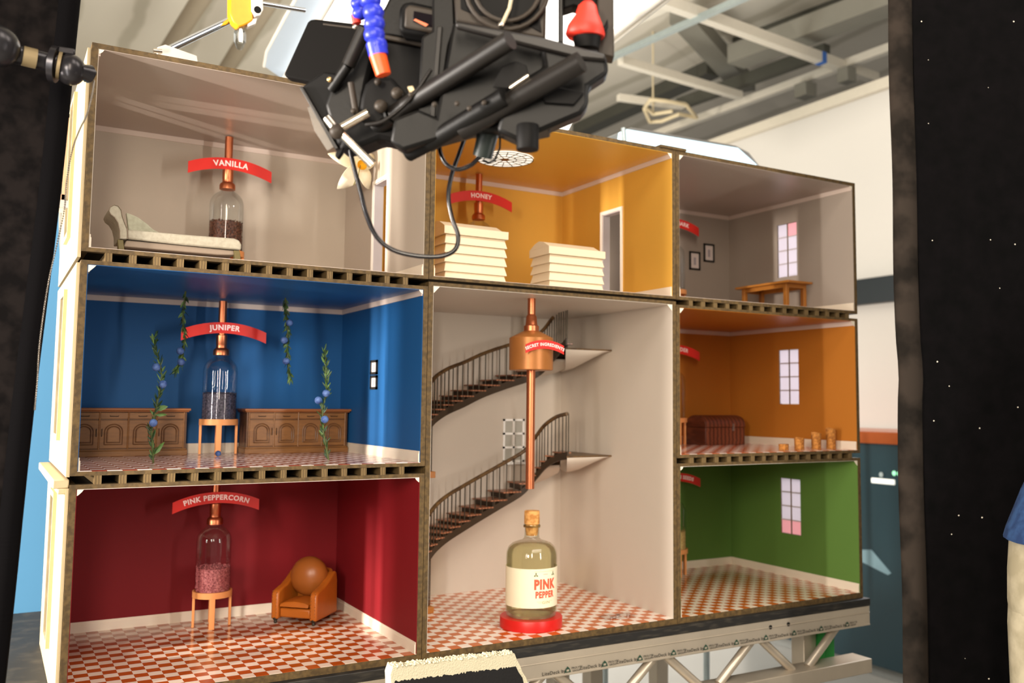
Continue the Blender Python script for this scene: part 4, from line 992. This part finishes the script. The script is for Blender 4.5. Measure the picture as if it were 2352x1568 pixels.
slab('matte_bracket', [(772, 160), (812, 90), (836, 70), (860, 120), (842, 190), (830, 260), (800, 330), (775, 335), (745, 240)], 1.205, .04, rigblack, .005)
slab('matte_flag', [(690, 200), (742, 162), (772, 166), (800, 240), (792, 330), (775, 344)], 1.225, .03, rigdark, .004)
slab('matte_edge', [(687, 200), (694, 197), (778, 340), (770, 344)], 1.218, .02, rigmid, .001)
slab('translucent_flap', [(706, 246), (726, 238), (768, 336), (752, 346), (722, 300)], 1.235, .004, glass_mat('milky_flap', (206, 200, 190), .35, thin=True), 0)
drod('bracket_arm', (838, 66, 1.17), (800, 150, 1.18), .0085, rigmid); drod('bracket_arm', (800, 150, 1.18), (762, 205, 1.2), .0065, rigblack)
drod('bracket_arm', (806, 190, 1.175), (818, 262, 1.175), .004, riggrey)
for a, r_, mt in (((875, 244, 1.155), .0085, riggrey), ((912, 214, 1.155), .0075, riggrey), ((757, 183, 1.19), .0035, brass), ((815, 62, 1.17), .003, silver), ((868, 188, 1.155), .0045, riggrey), ((812, 255, 1.165), .0035, riggrey)):
    MB().ball(atd(*a), r_, 16, 10).build('knob', mt, rig, smooth=70)
drod('handle_crossbar', (768, 302, 1.155), (846, 258, 1.15), .0050, silver); drod('handle_stub', (752, 272, 1.16), (776, 302, 1.155), .0058, silver)
drod('handle_shaft', (778, 300, 1.154), (856, 378, 1.16), .0052, silver, .0060)
MB().ball(atd(774, 302, 1.152), .0095, 14, 9).build('handle_hub', riggrey, rig, smooth=70)
slab('handle_foot', [(772, 345), (790, 338), (786, 352), (776, 366), (768, 358)], 1.17, .01, rigdark)
p = atd(1212, 314, 1.10)
MB().lathe([(.0128, -.016), (.0134, -.0145), (.0134, .013), (.0128, .014)], p, 28).build('round_knob', rigdark, rig, smooth=40)
slab('knob_plate', [(1160, 294), (1200, 268), (1262, 284), (1265, 298), (1236, 304), (1190, 304)], 1.115, .045, rigblack, .002)
drod('cable_connector', (1126, 286, 1.16), (1108, 360, 1.17), .0135, mat('dark_green_black_rubber', (30, 38, 36), .4), .0125)
MB().tube([atd(x, y, 1.16) for x, y in ((1140, 290), (1149, 310), (1148, 340), (1136, 368), (1122, 374), (1108, 368))], .0014, 8).build('connector_loop', rigdark, rig, smooth=60)
slab('connector_strap', [(1124, 250), (1146, 262), (1148, 290), (1120, 290)], 1.155, .01, rigdark)
red = mat('red_rubber_cap', (206, 48, 32), .5, var=.08)
MB().loft([[atd(1344+dx, y, 1.12)+RT*(w_*math.cos(2*PI*i/20))+FW*(w_*math.sin(2*PI*i/20)) for i in range(20)] for y, w_, dx in ((4, .006, 6), (14, .011, 5), (34, .014, 4), (58, .021, 0), (78, .024, 0), (86, .022, 2))]).build('red_cap', red, rig, smooth=60)
MB().loft([[atd(1344+dx, y, 1.12)+RT*(w_*math.cos(2*PI*i/20))+FW*(w_*math.sin(2*PI*i/20)) for i in range(20)] for y, w_, dx in ((80, .018, 4), (112, .0145, 4))]).build('cap_base', rigdark, rig, smooth=60)
slab('cap_tail', [(1370, 70), (1388, 58), (1396, 40), (1398, 62), (1384, 82), (1372, 84)], 1.12, .01, rigdark)
blueh = mat('blue_hose_plastic', (40, 52, 190), .35, var=.08); orh = mat('orange_hose_tip', (236, 84, 28), .4, var=.05)
hp = [(842, -30), (851, 0), (858, 28), (860, 54), (860, 80), (866, 104)]
for i, (x, y) in enumerate(hp):
    d = Vector((0, 0, 1)); c_ = atd(x, y, 1.12)
    MB().lathe([(.0085, -.0085), (.0115, -.006), (.0128, 0), (.0115, .005), (.008, .009)], c_, 18).build('hose_bead', blueh, rig, smooth=60)
drod('hose_socket', (864, 100, 1.12), (870, 128, 1.12), .0125, blueh, .0118)
drod('hose_tip', (867, 124, 1.119), (881, 172, 1.119), .0105, orh, .0092)
for x, y in ((820, -18), (822, 8), (826, 30)):
    MB().lathe([(.0065, -.007), (.0088, -.004), (.0098, 0), (.0088, .004), (.0062, .007)], atd(x, y, 1.19), 16).build('hose_bead', blueh, rig, smooth=60)
drod('red_fitting', (816, 34, 1.195), (820, 54, 1.195), .006, red)
cabm = mat('glossy_black_cable', (20, 18, 20), .18, var=0)
def smooth_px(P, t0, t1, n=60):
    Q = [Vector((x, y, 0)) for x, y in P]; Q = catmull(Q, n); return [atd(q.x, q.y, t0+(t1-t0)*i/n) for i, q in enumerate(Q)]
MB().tube(smooth_px([(803, 338), (812, 380), (828, 440), (842, 495), (866, 545), (905, 575), (960, 588), (1015, 588), (1046, 572), (1052, 540), (1038, 500), (1030, 450), (1038, 400), (1054, 355), (1070, 310)], 1.2, 1.25), .0030, 10).build('hanging_cable', cabm, rig, smooth=70)
MB().tube(smooth_px([(1008, 322), (1012, 352), (1026, 378), (1052, 389), (1080, 380), (1098, 364), (1108, 356)], 1.19, 1.17, 40), .0028, 10).build('looped_cable', cabm, rig, smooth=70)
MB().tube(smooth_px([(990, 160), (960, 205), (925, 245), (880, 278), (840, 286)], 1.13, 1.15, 30), .0024, 8).build('rig_cable', rigmid, rig, smooth=70)
# crane arm that carries the rig, above the frame
MB().box(atd(1150, -260, 1.15)-Vector((.05, .05, 0)), Vector((atd(1150, -260, 1.15).x+.05, atd(1150, -260, 1.15).y+.05, 3.1))).build('crane_column', rigmid, rig)
slab('crane_mount', [(1000, -300), (1280, -300), (1400, -30), (1000, -30)], 1.14, .03, rigblack)

# ================================================================ clamp pole, beaded chain, hoist
pole = thing('clamp_pole', 'black metal pole with a knuckle clamp reaching in from the left to the house corner', 'pole', atd(60, 130, 1.325))
blackmetal = mat('black_metal', (44, 42, 44), .28, .6, var=.1); worn = mat('worn_brass_patch', (120, 104, 74), .5, .4)
def prod(name, a, b, r, m, r2=None): return MB().rod(atd(*a), atd(*b), r, r2, 20).build(name, m, pole, smooth=40)
MB().ball(atd(-8, 105, 1.30), .030, 20, 12).build('pole_joint', blackmetal, pole, smooth=70)
prod('pole_tube', (-120, 60, 1.28), (-10, 108, 1.30), .022, blackmetal)
prod('pole_tube', (12, 118, 1.315), (128, 146, 1.36), .0138, blackmetal); prod('pole_tube_worn', (52, 127.8, 1.325), (84, 135.5, 1.335), .0140, worn)
prod('clamp_collar', (118, 146, 1.36), (132, 149, 1.362), .0265, blackmetal); prod('clamp_collar', (132, 149, 1.362), (140, 151, 1.364), .020, worn)
MB().ball(atd(162, 160, 1.37), (.021, .021, .023), 22, 14).build('knuckle', blackmetal, pole, smooth=70)
MB().box(atd(150, 122, 1.37)-Vector((.012, .01, .004)), atd(150, 122, 1.37)+Vector((.012, .01, .006))).build('clamp_lever', blackmetal, pole, bevel=.002)
prod('clamp_jaw', (182, 162, 1.37), (205, 170, 1.385), .010, blackmetal, .0135); prod('clamp_tip', (203, 170, 1.385), (214, 176, 1.39), .0135, blackmetal, .010)
ch = MB(); CP_ = smooth_px([(216, 186), (212, 215), (200, 262), (182, 300), (166, 345), (153, 415), (148, 480), (131, 560), (113, 640), (100, 720), (90, 800), (86, 870), (80, 940)], 1.39, 1.34, 170)
for i, p in enumerate(CP_): ch.ball(p, .0014, 6, 4)
ch.tube(CP_, .0005, 4)
tag(ch.build('beaded_chain', mat('dull_silver_beads', (128, 120, 110), .3, .8)), 'thin beaded metal chain hanging from the clamp along the black fabric flat', 'chain', kind='stuff')
ho = thing('hoist_clamp', 'orange clamp with a clear square socket hanging over the top of the warm grey room', 'clamp', at(560, 60, .32))
orc = mat('chipped_orange_paint', (250, 168, 24), .4, var=.1, scale=60)
def sl2(name, poly, y, th, m, bevel=.001, parent=None): return MB().prism([at(a, b, y) for a, b in poly], (0, th, 0)).build(name, m, parent or ho, bevel=bevel)
sl2('orange_body', [(528, -20), (578, -20), (580, 30), (582, 45), (572, 52), (560, 58), (548, 62), (536, 50), (528, 30)], .32, .03, orc, .003)
sl2('steel_ear', [(577, -20), (604, -12), (605, 22), (598, 36), (586, 38), (578, 24)], .315, .03, mat('cast_pale_metal', (222, 214, 206), .4, .4), .002)
MB().lathe([(.0085, 0), (.0085, .001)], at(592, 22, .3135), 18, 'Y').build('ear_hole', rigdark, ho)
sl2('steel_foot', [(566, 48), (592, 38), (588, 55), (570, 62)], .325, .02, mat('cast_pale_metal2', (222, 214, 206), .4, .4), .002)
p = at(552, 64, .335); pr_ = [(.006, .002), (.006, -.004), (.0125, -.008), (.0145, -.014), (.0145, -.034), (.008, -.048), (.006, -.052), (.003, -.053)]
MB().lathe(pr_, p, 6).build('clear_socket', glass_mat('clear_plastic', (232, 236, 238), .1, 1.35, thin=True), ho)
MB().lathe([(.006, -.004), (.007, -.02), (.007, -.036)], p, 6).build('socket_core', silver, ho)
rod_ = thing('chrome_pole', 'shiny chrome pole running down from the orange clamp to the top of the house', 'pole', at(460, 85, .33))
MB().rod(at(375, 120, .33), at(535, 44, .36), .0085, seg=18).build('tube', mat('chrome', (200, 206, 216), .08, 1, var=0), rod_, smooth=50)
tag(MB().rod(at(602, 8, .40), at(700, 24, .42), .006).build('chrome_pole', MATS['chrome'], smooth=50), 'short horizontal chrome rod between the orange clamp and the light panel', 'pole')
cb = thing('clamp_bracket', 'white metal clamp bracket standing on the house top at the foot of the chrome pole', 'bracket', (at(410, 125, .30).x, .30, 1.2005))
zb_ = 1.2005
q = [at(362, 108, .30), at(380, 102, .30), at(452, 128, .30), at(454, 140, .30)]
q = [Vector((v.x, .30, max(v.z, zb_))) for v in q]
MB().prism([q[0], q[1], q[2], q[3], Vector((q[3].x, .30, zb_)), Vector((q[0].x, .30, zb_))], (0, .012, 0)).build('plate', mat('pale_bracket_paint', (226, 220, 210), .4), cb, bevel=.001)
MB().rod(at(352, 116, .295), at(372, 118, .295), .005).build('bolt', silver, cb, smooth=50)
for px, py, s_, lab in ((258, 98, .006, 'small metal catch on the top left edge of the house'),):
    p = at(px, py, .05); t = thing('metal_catch', lab, 'catch', (p.x, .05, 1.2003))
    MB().box((p.x-.006, .045, 1.2003), (p.x+.006, .055, 1.2055)).build('base', silver, t, bevel=.001); MB().ball((p.x, .05, 1.2085), .0035, 10, 6).build('pin', silver, t)
p = at(553, 158, .12)
tag(MB().prism([(p.x-.014, .12, 1.2003), (p.x+.016, .12, 1.2003), (p.x+.002, .12, 1.2105), (p.x-.006, .12, 1.2085)], (0, .02, 0)).build('paper_scrap', tabm), 'folded white paper scrap on the house top, left of the camera monitor', 'paper')

# ================================================================ black flats and foam board
feltb = ramp_mat('black_felt', 'noise', (9, 7, 7), (22, 18, 17), 30, .95, bump=.2)
webm = ramp_mat('ribbed_black_webbing', 'wave', (6, 5, 6), (30, 26, 27), 150, .8, (0, 0, 1), .2, .8, bump=.4)
lf = thing('fabric_flat', 'black felt flat with a ribbed webbing edge, leaning at the left of the picture', 'flat', (-.24, -.25, FZ))
YF_ = -.25
e0, e1 = at(196, -60, YF_), at(4, 1640, YF_); dxl = (e1.x-e0.x)/(e1.z-e0.z)
def ex(z, o=0): return e0.x+(z-e0.z)*dxl+o
zt_, zb2 = 1.75, FZ
MB().prism([(ex(zb2, -.012), YF_, zb2), (ex(zt_, -.012), YF_, zt_), (-.42, YF_, zt_), (-.52, YF_, zb2)], (0, .03, 0)).build('felt_panel', feltb, lf)
R = []
for z in [zb2+(zt_-zb2)*i/30 for i in range(31)]:
    c = Vector((ex(z, -.017)+.0015*math.sin(z*9), YF_+.008, z)); R.append([c+Vector((.0165*math.cos(a), .018*math.sin(a), 0)) for a in [2*PI*k/14 for k in range(14)]])
MB().loft(R).build('webbing_edge', webm, lf, smooth=60)
MB().rod((-.45, YF_+.012, FZ), (-.40, YF_+.012, zt_), .014).build('frame_tube', blackmetal, lf)
rb = ramp_mat('matt_black_board', 'noise', (2, 2, 2), (8, 6, 7), 26, .75, bump=.5, p0=.2, p1=.8)
# tiny pale flecks on the board
nt = rb.node_tree; b_ = nt.nodes['Principled BSDF']; vo = nt.nodes.new('ShaderNodeTexVoronoi'); vo.inputs['Scale'].default_value = 26
tcn = [n for n in nt.nodes if n.type == 'TEX_COORD'][0]; nt.links.new(tcn.outputs['Object'], vo.inputs['Vector'])
lt = nt.nodes.new('ShaderNodeMath'); lt.operation = 'LESS_THAN'; lt.inputs[1].default_value = .045; nt.links.new(vo.outputs['Distance'], lt.inputs[0])
mx = nt.nodes.new('ShaderNodeMix'); mx.data_type = 'RGBA'; mx.inputs[7].default_value = (.6, .55, .45, 1)
nt.links.new(lt.outputs[0], mx.inputs[0]); src = b_.inputs['Base Color'].links[0].from_socket; nt.links.new(src, mx.inputs[6]); nt.links.new(mx.outputs[2], b_.inputs['Base Color'])
A1 = atd(2058, 700, 2.16); A1 = Vector((A1.x, A1.y, 0)); vd = Vector((FW.x, FW.y, 0)).normalized(); rd_ = Vector((vd.y, -vd.x, 0)); rd_.z = 0
if rd_.dot(RT) < 0: rd_ = -rd_
rf = thing('board_flat', 'tall matt black board flat with pale flecks, filling the right of the picture', 'flat', (A1+rd_*.5).to_tuple()[:2]+(FZ,))
B0, B1 = A1+rd_*.055, A1+rd_*1.15
MB().prism([B0+Vector((0, 0, FZ)), B1+Vector((0, 0, FZ)), B1+Vector((0, 0, 1.9)), B0+Vector((0, 0, 1.9))], vd*.02).build('board', rb, rf)
R = []
for z in [FZ+(1.9-FZ)*i/60 for i in range(61)]:
    wob = .004*math.exp(-((z-.62)/.05)**2)+.0015*math.sin(z*13); c = A1+rd_*(.029+wob)+Vector((0, 0, z)); R.append([c+rd_*(.029*math.cos(a))+vd*(.016*math.sin(a)+.008) for a in [2*PI*k/16 for k in range(16)]])
MB().loft(R).build('edge_trim', ramp_mat('dark_rubber_edge', 'noise', (24, 21, 18), (44, 38, 33), 12, .5), rf, smooth=60)
fbm = mat('crumbly_white_foam', (196, 188, 160), .9, bump=.8, bscale=300); fbb = mat('black_painted_face', (10, 8, 8), .8, var=.2, scale=200, bump=.3)
YB = -.20
fb = thing('foam_board', 'black-painted foam board with a crumbly white edge, standing at the bottom of the picture', 'board', (.68, YB, FZ))
tl, tr, br_ = at(903, 1532, YB), at(1182, 1501, YB), at(1216, 1575, YB)
top = []
N = 90
for i in range(N+1): u = i/N; top.append(Vector((tl.x+(tr.x-tl.x)*u, YB, tl.z+(tr.z-tl.z)*u+random.uniform(-.0016, .0016)+.001*math.sin(u*40))))
side = []
for i in range(60): u = i/59; z = tr.z+(FZ-tr.z)*u; side.append(Vector((tr.x+(br_.x-tr.x)*min(1, (tr.z-z)/(tr.z-br_.z))+random.uniform(-.0014, .0014), YB, z)))
left = [Vector((tl.x-.004+random.uniform(-.0014, .0014), YB, FZ+(tl.z-FZ)*i/59)) for i in range(60)]
outl = top+side[1:]+left[:-1]
MB().prism(outl, (0, .03, 0)).build('foam_core', fbm, fb)
inn = []
for i in range(N+1): u = i/N; inn.append(Vector((tl.x+.004+(tr.x-tl.x-.012)*u, YB-.0006, tl.z-.0255+(tr.z-tl.z)*u*.6-.003*u+random.uniform(-.0022, .0022))))
for i in range(60): u = i/59; z = inn[N].z+(FZ-inn[N].z)*u; inn.append(Vector((side[0].x-.008+(br_.x-tr.x)*min(1, (tr.z-z)/(tr.z-br_.z))+random.uniform(-.0018, .0018), YB-.0006, z)))
inn += [Vector((tl.x+.003, YB-.0006, FZ)), Vector((tl.x+.003, YB-.0006, tl.z-.03))]
MB().prism(inn, (0, .0006, 0)).build('black_face', fbb, fb)
m = MB()
for i in range(260):
    u = random.random(); p = Vector((tl.x+(tr.x-tl.x)*u, YB+random.uniform(-.001, .03), tl.z+(tr.z-tl.z)*u+.0005)); m.ball(p, random.uniform(.0012, .0028), 6, 4)
m.build('foam_beads', fbm, fb, smooth=70)['kind'] = 'stuff'

# ================================================================ person at the right edge
skinm = mat('skin', (206, 160, 134), .5, var=.05); hairm = mat('brown_hair', (70, 48, 32), .7); shirtm = ramp_mat('navy_blue_shirt', 'noise', (24, 52, 96), (44, 78, 126), 40, .85, bump=.4)
trous = ramp_mat('beige_cotton', 'noise', (176, 166, 138), (206, 196, 168), 18, .85, bump=.4); shoem = mat('dark_shoe', (34, 28, 26), .5)
def skin(name, V, E_, m, parent, sub=2):
    me = bpy.data.meshes.new(name); me.from_pydata([v[0] for v in V], E_, []); o = bpy.data.objects.new(name, me); C.objects.link(o); o.parent = parent
    md = o.modifiers.new('skin', 'SKIN'); me.skin_vertices or None
    if not me.skin_vertices:
        bm = bmesh.new(); bm.from_mesh(me); bm.verts.layers.skin.verify(); bm.to_mesh(me); bm.free()
    for i, v in enumerate(V):
        r_ = v[1]; me.skin_vertices[0].data[i].radius = r_ if isinstance(r_, tuple) else (r_, r_)
    me.skin_vertices[0].data[0].use_root = True
    md.use_smooth_shade = True
    sb_ = o.modifiers.new('sub', 'SUBSURF'); sb_.levels = sub; sb_.render_levels = sub; me.materials.append(m); return o
pc = atd(2506, 1225, 1.88)
pe = thing('person', 'person in a navy shirt and beige trousers at the right edge of the picture', 'person', (pc.x, pc.y, FZ), math.radians(-31))
LN = lambda z: max(0, z-.97)*.5
V = [((0, 0, .93), .07), ((LN(1.08), 0, 1.08), (.10, .08)), ((LN(1.25), 0, 1.25), (.11, .085)), ((LN(1.4), .01, 1.40), (.09, .07)), ((LN(1.49), 0, 1.49), .052), ((LN(1.56), -.01, 1.56), .05), ((LN(1.64), -.02, 1.64), (.075, .09)), ((LN(1.72), -.02, 1.72), (.07, .085))]
E_ = [(0, 1), (1, 2), (2, 3), (3, 4), (4, 5), (5, 6), (6, 7)]
for s_ in (-1, 1):
    k = len(V); V += [((s_*.14+LN(1.40), .0, 1.40), .046), ((s_*.13+LN(1.15), -.03, 1.15), .040), ((s_*.08+LN(1.08), -.20, 1.08), .028), ((s_*.045+LN(1.08), -.245, 1.085), (.034, .018))]
    E_ += [(3, k), (k, k+1), (k+1, k+2), (k+2, k+3)]
    for j in range(4):
        q = len(V); V += [((s_*.02+LN(1.08), -.285, 1.05+.018*j), .0085), ((-s_*.005+LN(1.08), -.312+.004*abs(j-1.5), 1.048+.018*j), .0075)]; E_ += [(k+3, q), (q, q+1)]
    q = len(V); V += [((s_*.035+LN(1.08), -.262, 1.125), .010), ((s_*.015+LN(1.08), -.288, 1.135), .0085)]; E_ += [(k+3, q), (q, q+1)]
    k = len(V); V += [((s_*.08, 0, .84), .055), ((s_*.094, -.01, .48), .045), ((s_*.105, .01, .10), .034), ((s_*.108, -.06, .035), .032)]; E_ += [(0, k), (k, k+1), (k+1, k+2), (k+2, k+3)]
body = skin('body', V, E_, skinm, pe)
def ell(cx_, cy_, z, rx, ry, n=28, sup=1.0): return [Vector((cx_+rx*math.cos(2*PI*i/n), cy_+ry*math.sin(2*PI*i/n), z+.004*math.sin(6*PI*i/n)*sup)) for i in range(n)]
MB().loft([ell(LN(z), 0, z, rx, ry) for z, rx, ry in ((.968, .158, .118), (.966, .168, .126), (.985, .169, .127), (1.02, .171, .127), (1.06, .174, .126), (1.15, .172, .124), (1.25, .176, .124), (1.36, .180, .112), (1.42, .165, .095), (1.47, .09, .07), (1.49, .064, .064))]).build('shirt', shirtm, pe, local=True, smooth=80)
for s_ in (-1, 1):
    MB().tube([(s_*.155+LN(1.41), .0, 1.41), (s_*.155+LN(1.3), -.01, 1.30), (s_*.145+LN(1.2), -.02, 1.21)], [.062, .064, .062], 18).build('sleeve', shirtm, pe, local=True, smooth=80)
MB().loft([ell(0, 0, z, rx, ry, sup=.2) for z, rx, ry in ((1.0, .150, .112), (.96, .157, .118), (.90, .162, .122), (.84, .164, .122), (.80, .160, .116), (.785, .12, .08))]).build('trousers', trous, pe, local=True, smooth=80)
for s_ in (-1, 1):
    MB().loft([ell(s_*x, y, z, r_, r_*1.06, 22, 1.5) for x, y, z, r_ in ((.080, 0, .86, .080), (.083, 0, .79, .082), (.088, -.005, .62, .078), (.094, -.01, .48, .070), (.10, .0, .30, .068), (.105, .01, .12, .066), (.106, .01, .075, .066))]).build('trouser_leg', trous, pe, local=True, smooth=80)
HX = LN(1.66)
MB().ball((HX, -.005, 1.715), (.085, .098, .085), 20, 12).build('hair', hairm, pe, local=True, smooth=80)
for s_ in (-1, 1):
    MB().ball((s_*.108, -.045, .036), (.045, .125, .035), 16, 8).build('shoe', shoem, pe, local=True, smooth=80)
    MB().ball((HX+s_*.032, -.108, 1.665), .010, 10, 6).build('eye', mat('eye_white', (236, 232, 226), .2), pe, local=True, smooth=80)
    MB().ball((HX+s_*.078, -.015, 1.65), (.010, .022, .032), 12, 8).build('ear', skinm, pe, local=True, smooth=80)
MB().loft([[(HX-.008, -.10, 1.66), (HX+.008, -.10, 1.66), (HX, -.112, 1.66)], [(HX-.017, -.10, 1.625), (HX+.017, -.10, 1.625), (HX, -.134, 1.628)]]).build('nose', skinm, pe, local=True, smooth=60)
MB().ball((HX, -.108, 1.595), (.024, .008, .008), 12, 6).build('mouth', mat('lips', (176, 96, 88)), pe, local=True, smooth=80)
